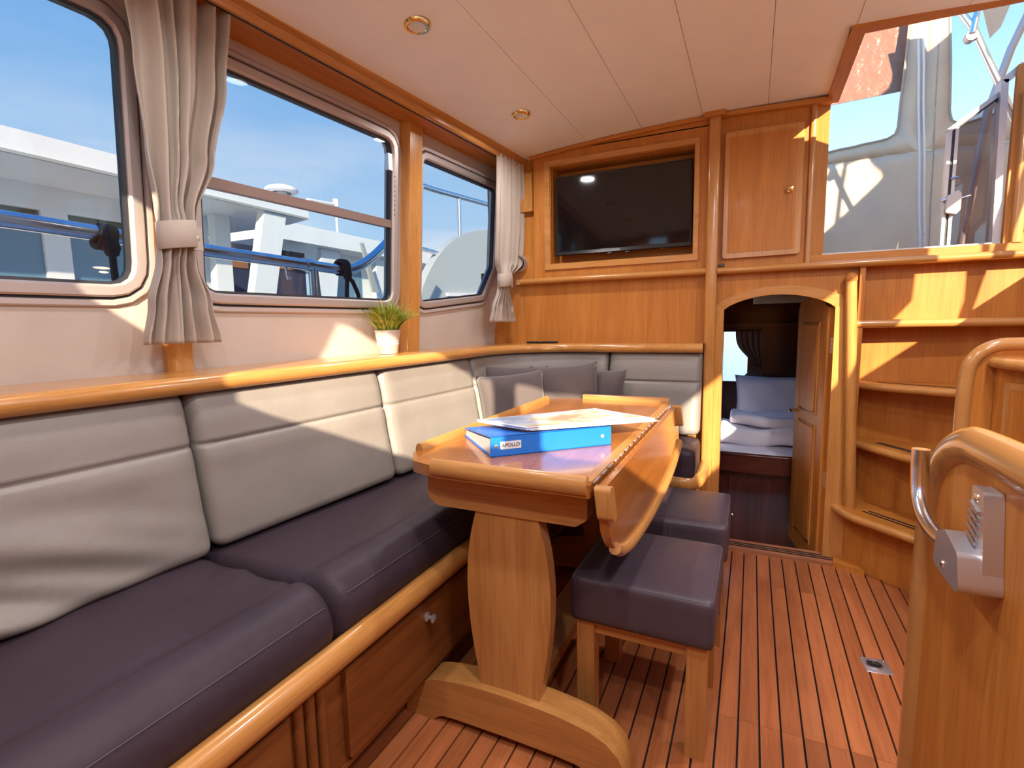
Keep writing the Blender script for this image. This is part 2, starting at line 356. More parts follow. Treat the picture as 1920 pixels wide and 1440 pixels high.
def spans_fill(bm, zmin, zmax, ymin, ymax, holes, P):
    """wall sheet with holes: holes = list of (y0,y1,loop) sorted; P(y,z)->Vector"""
    ys = ymin
    def quad(a, b, c, d): bm.faces.new([bm.verts.new(P(*q)) for q in (a, b, c, d)])
    for (y0, y1, loop) in holes:
        if y0 > ys: quad((ys, zmin), (y0, zmin), (y0, zmax), (ys, zmax))
        n = len(loop); cy = sum(p[0] for p in loop) / n; cz = sum(p[1] for p in loop) / n; outer = []
        for (py, pz) in loop:
            dy, dz = py - cy, pz - cz
            ty = ((y1 if dy > 0 else y0) - cy) / dy if abs(dy) > 1e-9 else 1e9
            tz = ((zmax if dz > 0 else zmin) - cz) / dz if abs(dz) > 1e-9 else 1e9
            t = min(ty, tz); outer.append((cy + dy * t, cz + dz * t))
        for c in ((y0, zmin), (y1, zmin), (y1, zmax), (y0, zmax)):           # snap nearest to corners
            k = min(range(n), key=lambda i: (outer[i][0] - c[0]) ** 2 + (outer[i][1] - c[1]) ** 2); outer[k] = c
        vi = [bm.verts.new(P(*p)) for p in loop]; vo = [bm.verts.new(P(*p)) for p in outer]
        for k in range(n): bm.faces.new((vi[k], vi[(k + 1) % n], vo[(k + 1) % n], vo[k]))
        ys = y1
    if ys < ymax: quad((ys, zmin), (ymax, zmin), (ymax, zmax), (ys, zmax))
    return bm

# ================================================================== SETTING
# ---- floor: caulk bed with teak planks
bm = box(B(), -1.64, 1.17, -0.34, 2.66, -0.05, -0.010); floor = struct(fin('floor', bm, caulk), 'teak strip floor with black caulking')
PITCH = 0.0525
def plank(x0, x1, y0, y1): return fin('plank', box(B(), x0, x1, y0, y1, -0.010, 0.0), teak, floor, 0.0012, 1)
k0 = int((-0.88 + 0.052) / PITCH) - 1
for k in range(k0, 23):
    x0 = -0.052 + PITCH * k + 0.0026; x1 = x0 + PITCH - 0.0052
    x0 = max(x0, -0.895); x1 = min(x1, 1.12)
    if x1 - x0 < 0.01: continue
    cuts = [-0.31]
    if x0 > -0.09: cuts.append(1.425)
    if 0.09 < x0 < 0.36: cuts.append(2.25)
    cuts.append(2.552)
    for a, b in zip(cuts, cuts[1:]): plank(x0, x1, a + 0.0005, b - 0.0005)
thr = boxo('threshold', -0.21, 0.42, 2.556, 2.665, -0.010, 0.012, wood('threshold_teak', (0.50, 0.22, 0.11), (0.42, 0.17, 0.08), (0.32, 0.12, 0.05), 'x'), floor, 0.003)
for yy in (2.585, 2.605, 2.625): boxo('nonslip_strip', -0.20, 0.39, yy, yy + 0.009, 0.0118, 0.0135, caulk, thr, 0.0008, 1)
fin('corner_block', pxy(B(), [(0.36, 2.55), (0.47, 2.50), (0.45, 2.60), (0.37, 2.625)], -0.01, 0.022), wood_x, floor, 0.003)

# ---- ceiling of long vinyl panels
def cz(x): return 2.035 - 0.051 * (x + 0.1) ** 2
def ceil_plate(name, x0, x1, y0, y1, dz, th, mat, parent, n=6):
    bm = B(); pts = [(x0 + (x1 - x0) * i / n) for i in range(n + 1)]
    prof = [(px, cz(px) + dz) for px in pts] + [(px, cz(px) + dz + th) for px in reversed(pts)]
    pxz(bm, prof, y0, y1); return fin(name, bm, mat, parent, 0.0)
ceiling = struct(empty('ceiling', (0, 1, 2.03)), 'beige vinyl panelled cabin ceiling')
ceil_plate('backing', -1.44, 0.30, -0.36, 2.66, 0.006, 0.03, ceilgap, ceiling, 12)
ceil_plate('backing', 0.30, 1.20, -0.36, 2.05, 0.006, 0.03, ceilgap, ceiling)
ce = [-1.42, -0.785, -0.511, -0.237, 0.031, 0.27]
for a, b in zip(ce, ce[1:]): ceil_plate('ceiling_panel', a + 0.0009, b - 0.0009, -0.35, 2.64, 0, 0.006, ceilmat, ceiling)
ce = [0.27, 0.55, 0.82, 1.18]
for a, b in zip(ce, ce[1:]): ceil_plate('ceiling_panel', a + 0.0009, b - 0.0009, -0.35, 2.05, 0, 0.006, ceilmat, ceiling)
# roof opening trim over the companionway
tr = struct(empty('trim_1', (0.27, 2.3, 2.03)), 'varnished wooden coaming around the roof hatch')
fin('side_board', pyz(B(), [(2.045, 2.018), (2.66, 2.012), (2.66, 2.10), (2.045, 2.10)], 0.255, 0.30), wood_y, tr, 0.006)
fin('front_board', prism(B(), [(0.255, 2.045, 2.018), (1.2, 2.06, 2.005), (1.2, 2.06, 2.11), (0.255, 2.045, 2.11)], (0, 0.05, 0)), wood_x, tr, 0.006)

# ---- port cabin side with three windows
def rect(y0, y1, z0, z1): return [(y0, z0), (y1, z0), (y1, z1), (y0, z1)]
W1 = rect(-0.28, 0.812, 1.205, 1.865); W2 = rect(0.965, 1.778, 1.195, 1.868)
W3 = [(1.945, 1.195), (2.49, 1.25), (2.60, 1.42), (2.60, 1.852), (1.945, 1.852)]
RAD = {1: 0.075, 2: 0.06, 3: [0.045, 0.04, 0.05, 0.04, 0.045]}
loops = {1: resample(rloop(W1, RAD[1], 12), 120), 2: resample(rloop(W2, RAD[2], 12), 110), 3: resample(rloop(W3, RAD[3], 10), 110)}
zones = {1: (-0.34, 0.86), 2: (0.93, 1.815), 3: (1.915, 2.65)}
bm = B()
for off in (0.0, -0.045):
    spans_fill(bm, -0.02, 2.07, -0.36, 2.68, [(zones[k][0], zones[k][1], loops[k]) for k in (1, 2, 3)], lambda y, z, off=off: Vector((wx(y, z, off), y, z)))
for k in (1, 2, 3):
    lp = loops[k]; n = len(lp)
    a = [bm.verts.new((wx(*p), *p)) for p in lp]; b = [bm.verts.new((wx(*p, -0.045), *p)) for p in lp]
    for i in range(n): bm.faces.new((a[i], a[(i + 1) % n], b[(i + 1) % n], b[i]))
struct(fin('wall_left', bm, wallmat, smooth=False), 'cream vinyl covered cabin side wall with three windows')
def offset_loop(loop, d):
    P = [Vector(p) for p in loop]; n = len(P); out = []
    for i in range(n):
        a = P[i - 1]; b = P[(i + 1) % n]; t = (b - a)
        if t.length < 1e-9: t = Vector((1, 0))
        t.normalize(); nn = Vector((t.y, -t.x)); out.append((P[i].x + nn.x * d, P[i].y + nn.y * d))
    return out
def win_ring(name, loop, prof, mat, parent):
    """prof: closed list of (outward d, off)"""
    bm = B(); rings = []
    for d, off in prof: rings.append([bm.verts.new((wx(p[0], p[1], off), p[0], p[1])) for p in offset_loop(loop, d)])
    m = len(rings); n = len(loop)
    for j in range(m):
        a, b = rings[j], rings[(j + 1) % m]
        for i in range(n): bm.faces.new((a[i], a[(i + 1) % n], b[(i + 1) % n], b[i]))
    return fin(name, bm, mat, parent, ang=30)
def pane(name, loop, off, mat, parent, th=0.004):
    bm = B(); a = [bm.verts.new((wx(p[0], p[1], off), *p)) for p in loop]; b = [bm.verts.new((wx(p[0], p[1], off - th), *p)) for p in loop]
    n = len(loop); bm.faces.new(a); bm.faces.new(b[::-1])
    for i in range(n): bm.faces.new((a[i], a[(i + 1) % n], b[(i + 1) % n], b[i]))
    return fin(name, bm, mat, parent, smooth=False)
win_lab = {1: 'aluminium framed cabin side window nearest the sofa end', 2: 'aluminium framed side window with a horizontal sash bar', 3: 'small side window with one slanted lower corner'}
windows = {}
for k in (1, 2, 3):
    y0 = min(p[0] for p in loops[k]); w = struct(empty('window_%d' % k, (wx(y0, 1.5), y0, 1.5)), win_lab[k]); windows[k] = w; lp = loops[k]
    win_ring('outer_flange', lp, [(0.042, -0.001), (0.042, 0.006), (0.038, 0.010), (0.026, 0.010), (0.024, 0.005), (0.024, -0.001)], alu_w, w)
    win_ring('groove', lp, [(0.0245, -0.001), (0.0245, 0.004), (0.017, 0.004), (0.017, -0.001)], gasket, w)
    win_ring('frame', lp, [(0.0175, -0.002), (0.0175, 0.012), (0.013, 0.016), (-0.008, 0.016), (-0.014, 0.010), (-0.014, -0.03), (0.0, -0.03)], alu, w)
    win_ring('gasket', lp, [(-0.0135, 0.004), (-0.022, 0.002), (-0.022, -0.016), (-0.0135, -0.016)], gasket, w)
pane('pane', offset_loop(loops[1], -0.017), -0.006, tint, windows[1])
pane('pane', offset_loop(loops[3], -0.017), -0.006, tint, windows[3])
up = [(p[0], max(p[1], 1.525)) for p in offset_loop(loops[2], -0.017)]; lo = [(p[0], min(p[1], 1.525)) for p in offset_loop(loops[2], -0.017)]
def dedupe(l):
    o = []
    for p in l:
        if not o or (abs(p[0] - o[-1][0]) + abs(p[1] - o[-1][1])) > 1e-5: o.append(p)
    return o
pane('pane', dedupe(up), -0.002, tint, windows[2]); pane('pane', dedupe(lo), -0.012, tint2, windows[2])
bm = B(); bar = [(0.975, 1.511), (1.766, 1.511), (1.766, 1.541), (0.975, 1.541)]
a = [bm.verts.new((wx(p[0], p[1], 0.008), *p)) for p in bar]; b = [bm.verts.new((wx(p[0], p[1], -0.016), *p)) for p in bar]
bm.faces.new(a); bm.faces.new(b[::-1]); [bm.faces.new((a[i], a[(i + 1) % 4], b[(i + 1) % 4], b[i])) for i in range(4)]
fin('sash_bar', bm, plain('shaded_sash', (0.27, 0.19, 0.17), 0.45, 0.2), windows[2], 0.003)  # bar sits in shade; the shade is put into its darker colour
boxo('sash_catch', wx(1.745, 1.76) - 0.004, wx(1.745, 1.76) + 0.016, 1.733, 1.757, 1.735, 1.80, satin, windows[2], 0.006)
for q in range(9):
    zz = 1.56 + q * 0.019; boxo('track_slot', wx(1.772, zz, 0.012), wx(1.772, zz, 0.0166), 1.769, 1.772, zz, zz + 0.007, gasket, windows[2], 0)
# small white maker's mark in the corner of the first pane
for i, (yy, zz, ww, hh) in enumerate(((0.735, 1.260, 0.019, 0.0032), (0.739, 1.250, 0.011, 0.0028))):
    bm = B(); pts = [(yy + ww * math.cos(t * math.pi / 8), zz + hh * math.sin(t * math.pi / 8)) for t in range(16)]
    bm.faces.new([bm.verts.new((wx(p[0], p[1], -0.0055), *p)) for p in pts]); fin('maker_mark', bm, grey, windows[1], smooth=False)

# ---- wooden wall posts, shelf rail, cornice (trims)
def wall_post(y0, y1, z0, z1, d=0.030):
    bm = B(); q = [(y0, 0.0), (y0, d * 0.6), (y0 + 0.012, d), (y1 - 0.012, d), (y1, d * 0.6), (y1, 0.0)]
    a = [bm.verts.new((wx(y, z0, o), y, z0)) for y, o in q]; b = [bm.verts.new((wx(y, z1, o), y, z1)) for y, o in q]; n = len(q)
    bm.faces.new(a[::-1]); bm.faces.new(b); [bm.faces.new((a[i], a[(i + 1) % n], b[(i + 1) % n], b[i])) for i in range(n)]
    return fin('trim_2' if y0 < 1.5 else 'trim_3', bm, rail_z, None, 0.003)
struct(wall_post(0.862, 0.932, 0.985, 1.97, 0.035), 'varnished wall post behind the large gathered curtain')
struct(wall_post(1.816, 1.918, 0.985, 1.97, 0.045), 'varnished wall post between the second and third window')
def corn_x(y): return -1.14 - 0.07 * (2.64 - y)
def corn_piece(name, prof, y0, y1, mat, parent):
    bm = B(); a = [bm.verts.new((corn_x(y0) + dx, y0, z)) for dx, z in prof]; b = [bm.verts.new((corn_x(y1) + dx, y1, z)) for dx, z in prof]; n = len(prof)
    bm.faces.new(a[::-1]); bm.faces.new(b); [bm.faces.new((a[i], a[(i + 1) % n], b[(i + 1) % n], b[i])) for i in range(n)]
    return fin(name, bm, mat, parent, ang=25)
corn = struct(empty('trim_4', (-1.2, 1.2, 1.94)), 'varnished cornice along the top of the side wall')
fas = [(-0.024, 1.932), (-0.006, 1.930), (0.0, 1.936), (0.002, 1.950), (-0.004, 1.958), (-0.004, 1.962), (0.006, 1.968), (0.012, 1.976), (0.013, 1.990), (-0.02, 1.996)]
corn_piece('fascia', fas, -0.34, 2.64, rail_y, corn)
corn_piece('soffit', [(-0.20, 1.946), (-0.015, 1.940), (-0.015, 1.952), (-0.20, 1.962)], -0.34, 2.64, wood_y, corn)
corn_piece('track', [(-0.026, 1.930), (-0.020, 1.930), (-0.020, 1.942), (-0.026, 1.942)], -0.34, 2.62, gasket, corn)

# ---- back-cushion path, shared by shelf rail and cushions
ARC = 0.30
def side_x(y): return -1.18 + 0.06 * (y - 1.1)
PATH = [Vector((side_x(-0.32 + 0.1 * i), -0.32 + 0.1 * i)) for i in range(25)]
c0 = Vector((side_x(2.14), 2.14)); cc = Vector((c0.x + ARC, 2.46 - ARC))
PATH += [cc + Vector((-ARC * math.cos(t), ARC * math.sin(t))) for t in [math.pi / 2 * i / 12 for i in range(13)]]
PATH += [Vector((cc.x + 0.06 * i, 2.46)) for i in range(1, 11)] + [Vector((-0.205, 2.46))]
PL = [0.0]
for a, b in zip(PATH, PATH[1:]): PL.append(PL[-1] + (b - a).length)
def path_at(s):
    s = max(0, min(PL[-1], s)); i = 0
    while i < len(PL) - 2 and PL[i + 1] < s: i += 1
    w = (s - PL[i]) / (PL[i + 1] - PL[i])
    def tan(j): a = PATH[max(j - 1, 0)]; b = PATH[min(j + 1, len(PATH) - 1)]; return (b - a).normalized()
    t = tan(i).lerp(tan(i + 1), w).normalized()
    return PATH[i].lerp(PATH[i + 1], w), Vector((-t.y, t.x))                 # point, outward (wall side) normal
def s_of_y(y): return min(range(2000), key=lambda i: abs(path_at(i * 0.0012)[0].y - y) + (9 if i * 0.0012 > 2.5 else 0)) * 0.0012
def rail_z_at(y): return 0.983 + 0.005 * min(y, 2.5)
rail = struct(empty('trim_5', (-1.3, 1.2, 0.96)), 'varnished capping shelf running behind the sofa backs')
rp = []
for i in range(0, 121):
    s = PL[-1] * i / 120; p, nn = path_at(s); q = p + nn * 0.062; rp.append((q.x, q.y, rail_z_at(q.y) - 0.022))
rp[-1] = (-0.205, rp[-1][1], rp[-1][2])
fin('nosing', tube(B(), rp, 0.020, 14, rz=0.0225), rail_y, rail)
bm = B(); inner = [bm.verts.new((p[0], p[1], p[2] + 0.0215)) for p in rp]; innb = [bm.verts.new((p[0], p[1], p[2] - 0.015)) for p in rp]
outp = []
for p in rp:
    if p[1] < 2.2 and p[0] < -0.9: outp.append((wx(p[1], 0.99), p[1]))
    elif p[0] < -0.9: outp.append(None)
    else: outp.append((p[0], 2.64))
arc = [i for i, q in enumerate(outp) if q is None]
for j, i in enumerate(arc):
    h = len(arc) / 2; corner = (wx(2.64, 0.99), 2.64); lo_, hi_ = outp[arc[0] - 1], outp[arc[-1] + 1]
    if j < h: w = (j + 1) / h; outp[i] = (lo_[0] + (corner[0] - lo_[0]) * min(1, w), lo_[1] + (corner[1] - lo_[1]) * min(1, w))
    else: w = (j + 1 - h) / h; outp[i] = (corner[0] + (hi_[0] - corner[0]) * min(1, w), corner[1] + (hi_[1] - corner[1]) * min(1, w))
outer = [bm.verts.new((q[0], q[1], p[2] + 0.0215)) for q, p in zip(outp, rp)]; outb = [bm.verts.new((q[0], q[1], p[2] - 0.015)) for q, p in zip(outp, rp)]
for i in range(len(rp) - 1):
    for a, b in ((inner, outer), (outer, outb), (outb, innb), (innb, inner)):
        try: bm.faces.new((a[i], a[i + 1], b[i + 1], b[i]))
        except ValueError: pass
fin('shelf', bm, rail_y, rail)

# ---- forward bulkhead
wb = struct(empty('wall_back', (0, 2.64, 1.0)), 'varnished cherry forward bulkhead with television niche')
boxo('lower_panel', -1.42, -0.205, 2.64, 2.66, 0.3, 1.335, wood_z, wb, 0)
boxo('side_panel', -1.36, -1.085, 2.64, 2.66, 1.335, 2.0, wood_z, wb, 0)
def ring_xz(name, o, i, y0, y1, mat, parent, bev=0.003):
    bm = B(); O = [(o[0], o[2]), (o[1], o[2]), (o[1], o[3]), (o[0], o[3])]; I = [(i[0], i[2]), (i[1], i[2]), (i[1], i[3]), (i[0], i[3])]
    V = {}
    for nm, L in (('O', O), ('I', I)):
        for yy in (y0, y1):
            for k, p in enumerate(L): V[nm, yy, k] = bm.verts.new((p[0], yy, p[1]))
    for k in range(4):
        j = (k + 1) % 4
        for yy in (y0, y1): bm.faces.new((V['O', yy, k], V['O', yy, j], V['I', yy, j], V['I', yy, k]))
        for nm in 'OI': bm.faces.new((V[nm, y0, k], V[nm, y0, j], V[nm, y1, j], V[nm, y1, k]))
    return fin(name, bm, mat, parent, bev)
ring_xz('television_surround', (-1.088, -0.205, 1.33, 1.995), (-0.99, -0.27, 1.42, 1.917), 2.612, 2.66, wood_z, wb, 0.004)
ring_xz('niche_frame', (-1.024, -0.246, 1.388, 1.947), (-0.993, -0.267, 1.417, 1.920), 2.602, 2.640, rail_x, wb, 0.004)
ring_xz('niche_lining', (-0.995, -0.265, 1.415, 1.922), (-0.989, -0.271, 1.421, 1.916), 2.64, 2.745, wood_x, wb, 0)
boxo('niche_back', -1.0, -0.26, 2.745, 2.76, 1.40, 1.93, wood_x, wb, 0)
fin('head_panel', pxz(B(), [(-1.088, 1.99), (-0.205, 1.99), (-0.205, 2.04), (-0.6, 2.025), (-1.088, 1.99)][:4], 2.612, 2.66), wood_x, wb, 0)
fin('crown_moulding', pxz(B(), [(-1.098, cz(-1.098) - 0.02)] + [(x_, cz(x_) - 0.02) for x_ in (-0.9, -0.7, -0.5, -0.3, -0.205)] + [(x_, cz(x_) - 0.002) for x_ in (-0.205, -0.3, -0.5, -0.7, -0.9, -1.105)], 2.590, 2.64), wood_x, wb, 0.006)
fin('crown_moulding', pxz(B(), [(-0.15, cz(-0.15) - 0.02), (0.27, cz(0.27) - 0.03), (0.27, cz(0.27) - 0.008), (-0.15, cz(-0.15) - 0.002)], 2.590, 2.64), wood_x, wb, 0.006)
boxo('post_cap', -0.225, -0.140, 2.560, 2.64, 2.012, 2.034, wood_x, wb, 0.005)
fin('bulkhead_post', pxy(B(), rloop([(-0.207, 2.578), (-0.157, 2.578), (-0.157, 2.65), (-0.207, 2.65)], [0.012, 0.012, 0.002, 0.002], 3), 0.0, 2.014), rail_z, wb, 0)
boxo('small_wood_box', -1.165, -1.093, 2.60, 2.64, 1.705, 1.905, rail_z, wb, 0.004)
def halfround(name, x0, x1, y, z, r, mat): return fin(name, tube(B(), [(x0, y, z), ((x0 + x1) / 2, y, z), (x1, y, z)], r, 14, rz=r * 0.85), mat, wb)
halfround('ledge_nosing', -1.165, -0.206, 2.605, 1.333, 0.0185, rail_x)
halfround('ledge_nosing', -0.157, 1.128, 2.595, 1.330, 0.0185, rail_x)
boxo('ledge', -1.20, -0.206, 2.605, 2.66, 1.319, 1.347, rail_x, wb, 0); boxo('ledge', -0.157, 1.128, 2.595, 2.72, 1.316, 1.344, rail_x, wb, 0)
boxo('cabinet_face', -0.157, 0.205, 2.622, 2.66, 1.343, 2.03, wood_z, wb, 0)
fin('corner_moulding', pxy(B(), rloop([(0.198, 2.606), (0.220, 2.606), (0.220, 2.65), (0.198, 2.65)], [0.009, 0.009, 0.001, 0.001], 4), 1.345, 2.02), rail_z, wb, 0)
fin('companionway_jamb', pxy(B(), [(0.218, 2.625), (0.272, 2.66), (0.272, 2.70), (0.218, 2.70)], 1.345, 2.10), wood_z, wb, 0)
cd = fin('cabinet_door', pxz(B(), rloop([(-0.137, 1.385), (0.178, 1.387), (0.175, 1.940), (-0.137, 1.944)], 0.014, 4), 2.600, 2.622), rail_z, wb, 0.006)
fin('door_panel', pxz(B(), [(-0.118, 1.408), (0.155, 1.410), (0.153, 1.916), (-0.118, 1.920)], 2.5985, 2.604), wood_z, cd, 0.0015, 1)
fin('knob', lathe(B(), [(0.0, 2.600), (0.014, 2.600), (0.014, 2.596), (0.006, 2.592), (0.006, 2.585), (0.012, 2.580), (0.013, 2.574), (0.009, 2.569), (0.0, 2.567)], 20, (0.130, 0, 1.664), 'y', caps=False), brass, cd)
sw = boxo('light_switch', -0.152, -0.128, 2.612, 2.622, 1.352, 1.364, black, wb, 0.004); boxo('switch_lamp', -0.141, -0.139, 2.6105, 2.613, 1.357, 1.359, brass, sw, 0)
# arched doorway
NA = 20
def arch(xa, xb, zs, zt):
    out = []
    for i in range(NA + 1):
        u = i / NA; out.append((xa + (xb - xa) * u, zs + (zt - zs) * (1 - (2 * u - 1) ** 2) ** 0.8))
    return out
ain = arch(-0.124, 0.325, 1.150, 1.213); aout = arch(-0.157, 0.385, 1.172, 1.252)
fin('arch_panel', pxz(B(), [(-0.157, 1.318)] + aout + [(0.385, 1.318)], 2.632, 2.66), wood_z, wb, 0)
fin('arch_casing', pxz(B(), aout + ain[::-1], 2.620, 2.672), rail_x, wb, 0.003)
boxo('door_jamb', -0.157, -0.124, 2.616, 2.672, 0.0, 1.152, rail_z, wb, 0.003); fin('jamb_cap', pxz(B(), [(-0.157, 1.150), (-0.124, 1.150), (-0.157, 1.174)], 2.6205, 2.6715), rail_z, wb, 0)
boxo('door_jamb', 0.325, 0.405, 2.618, 2.672, 0.0, 1.152, rail_z, wb, 0.003); fin('jamb_cap', pxz(B(), [(0.325, 1.150), (0.385, 1.150), (0.385, 1.174)], 2.6205, 2.6715), rail_z, wb, 0)
boxo('jamb_panel', 0.385, 0.43, 2.632, 2.66, 0.0, 1.318, wood_z, wb, 0)
# companionway sill, far right panel
boxo('companionway_sill', 0.20, 1.128, 2.618, 2.70, 1.344, 1.376, wood_x, wb, 0.003); boxo('sill_track', 0.265, 0.86, 2.634, 2.70, 1.3755, 1.383, alu, wb, 0.001, 1)
boxo('starboard_panel', 0.868, 1.128, 2.64, 2.66, 1.37, 2.03, wood_z, wb, 0)
fin('vertical_moulding', pxy(B(), rloop([(0.885, 2.612), (0.920, 2.612), (0.920, 2.65), (0.885, 2.65)], [0.012, 0.012, 0.001, 0.001], 4), 1.376, 1.92), rail_z, wb, 0)
g = fin('gauge_ring', lathe(B(), [(0.034, 2.640), (0.034, 2.624), (0.030, 2.618), (0.026, 2.624), (0.026, 2.640)], 28, (0.960, 0, 1.445), 'y', caps=False), steel, wb); fin('gauge_face', lathe(B(), [(0.0265, 2.632), (0.0265, 2.64)], 24, (0.960, 0, 1.445), 'y'), black, g)
boxo('wall_switch', 0.932, 0.958, 2.630, 2.641, 1.53, 1.575, white, wb, 0.003)
# bulkhead behind, so that no light leaks
boxo('cabin_divider', -1.45, -0.124, 2.665, 2.69, -0.3, 1.40, mahog, wb, 0); boxo('cabin_divider', 0.405, 0.418, 2.665, 2.69, -0.3, 1.34, mahog, wb, 0)
boxo('cabin_divider', -1.45, 0.26, 2.77, 2.79, 1.23, 2.06, mahog, wb, 0)

# ---- starboard side and aft end with the windows the sun comes through
def holed_wall(name, mapf, umin, umax, zmin, zmax, holes, zn, mat, th, lab):
    bm = B()
    for off in (0, th): spans_fill(bm, zmin, zmax, umin, umax, [(a, b, resample(rloop(l, r, 6), 40)) for (a, b), (l, r) in zip(zn, holes)], lambda u, z, off=off: Vector(mapf(u, z, off)))
    for (l, r) in holes:
        lp = resample(rloop(l, r, 6), 40); a = [bm.verts.new(mapf(*p, 0)) for p in lp]; b = [bm.verts.new(mapf(*p, th)) for p in lp]; n = 40
        for i in range(n): bm.faces.new((a[i], a[(i + 1) % n], b[(i + 1) % n], b[i]))
    o = struct(fin(name, bm, mat, smooth=False), lab)
    for i, (l, r) in enumerate(holes):
        bm = B(); bm.faces.new([bm.verts.new(mapf(*p, th * 0.5)) for p in rloop(l, r, 6)]); fin('pane', bm, clear, o, smooth=False)
    return o
holed_wall('wall_right', lambda u, z, o: (1.13 + o, u, z), -0.36, 2.66, -0.05, 2.06,
           [(rect(-0.15, 1.30, 1.455, 1.965), [0.09, 0.2, 0.09, 0.09]), ([(1.42, 1.40), (2.50, 1.40), (2.50, 1.93), (1.66, 1.93), (1.655, 1.64), (1.43, 1.60)], 0.03)], [(-0.30, 1.36), (1.36, 2.60)], wood_y, 0.04, 'varnished starboard cabin side with windows')
holed_wall('wall_rear', lambda u, z, o: (u, -0.30 - o, z), -1.66, 1.17, -0.05, 2.06,
           [([(-0.93, 1.66), (-0.80, 1.60), (-0.70, 1.975), (-0.88, 1.975)], 0.015), ([(-0.615, 1.466), (0.26, 1.466), (0.26, 1.985), (-0.43, 1.985)], [0.05, 0.03, 0.03, 0.03]), (rect(0.356, 1.08, 1.466, 1.985), 0.03)],
           [(-1.1, -0.66), (-0.66, 0.31), (0.31, 1.12)], wood_x, 0.04, 'varnished aft cabin end with a raked windscreen')

# ================================================================== SOFA
sb = thing('sofa_base', 'L-shaped varnished wooden sofa base with a drawer and a rounded lip', 'sofa base', (-0.85, 1.2, 0.0))
lipz = 0.395
lip = [(-0.79, -0.29, lipz), (-0.79, 0.5, lipz), (-0.79, 1.2, lipz), (-0.79, 1.9, lipz), (-0.785, 2.15, lipz), (-0.76, 2.235, lipz), (-0.68, 2.262, lipz), (-0.45, 2.265, lipz), (-0.28, 2.265, lipz), (-0.215, 2.29, lipz), (-0.192, 2.36, lipz), (-0.192, 2.56, lipz)]
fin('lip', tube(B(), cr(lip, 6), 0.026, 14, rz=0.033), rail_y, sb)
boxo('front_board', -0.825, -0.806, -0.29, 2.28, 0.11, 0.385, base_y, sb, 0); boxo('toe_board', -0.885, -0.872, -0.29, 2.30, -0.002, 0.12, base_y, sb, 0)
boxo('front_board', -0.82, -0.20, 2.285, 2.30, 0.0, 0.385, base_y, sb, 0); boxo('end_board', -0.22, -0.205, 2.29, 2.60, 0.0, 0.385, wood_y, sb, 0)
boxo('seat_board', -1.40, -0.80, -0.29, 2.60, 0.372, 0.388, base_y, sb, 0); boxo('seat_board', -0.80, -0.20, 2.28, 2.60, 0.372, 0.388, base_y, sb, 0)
boxo('underside', -0.88, -0.80, -0.29, 2.28, 0.105, 0.115, base_y, sb, 0)
def overlay(name, y0, y1, z0, z1, knob=None):
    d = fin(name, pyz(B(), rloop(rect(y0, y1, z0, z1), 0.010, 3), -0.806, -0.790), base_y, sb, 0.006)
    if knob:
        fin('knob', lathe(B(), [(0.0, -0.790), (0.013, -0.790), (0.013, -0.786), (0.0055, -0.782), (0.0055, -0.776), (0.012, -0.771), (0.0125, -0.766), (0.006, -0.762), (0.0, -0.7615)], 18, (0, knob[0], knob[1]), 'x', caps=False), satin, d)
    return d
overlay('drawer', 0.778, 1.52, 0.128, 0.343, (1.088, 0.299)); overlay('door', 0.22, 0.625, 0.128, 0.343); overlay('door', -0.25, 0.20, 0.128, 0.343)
for yy in (0.655, 0.685, 0.715): fin('flute', tube(B(), [(-0.803, yy, 0.115), (-0.803, yy, 0.25), (-0.803, yy, 0.36)], 0.012, 10, up=(0, 1, 0)), base_y, sb)

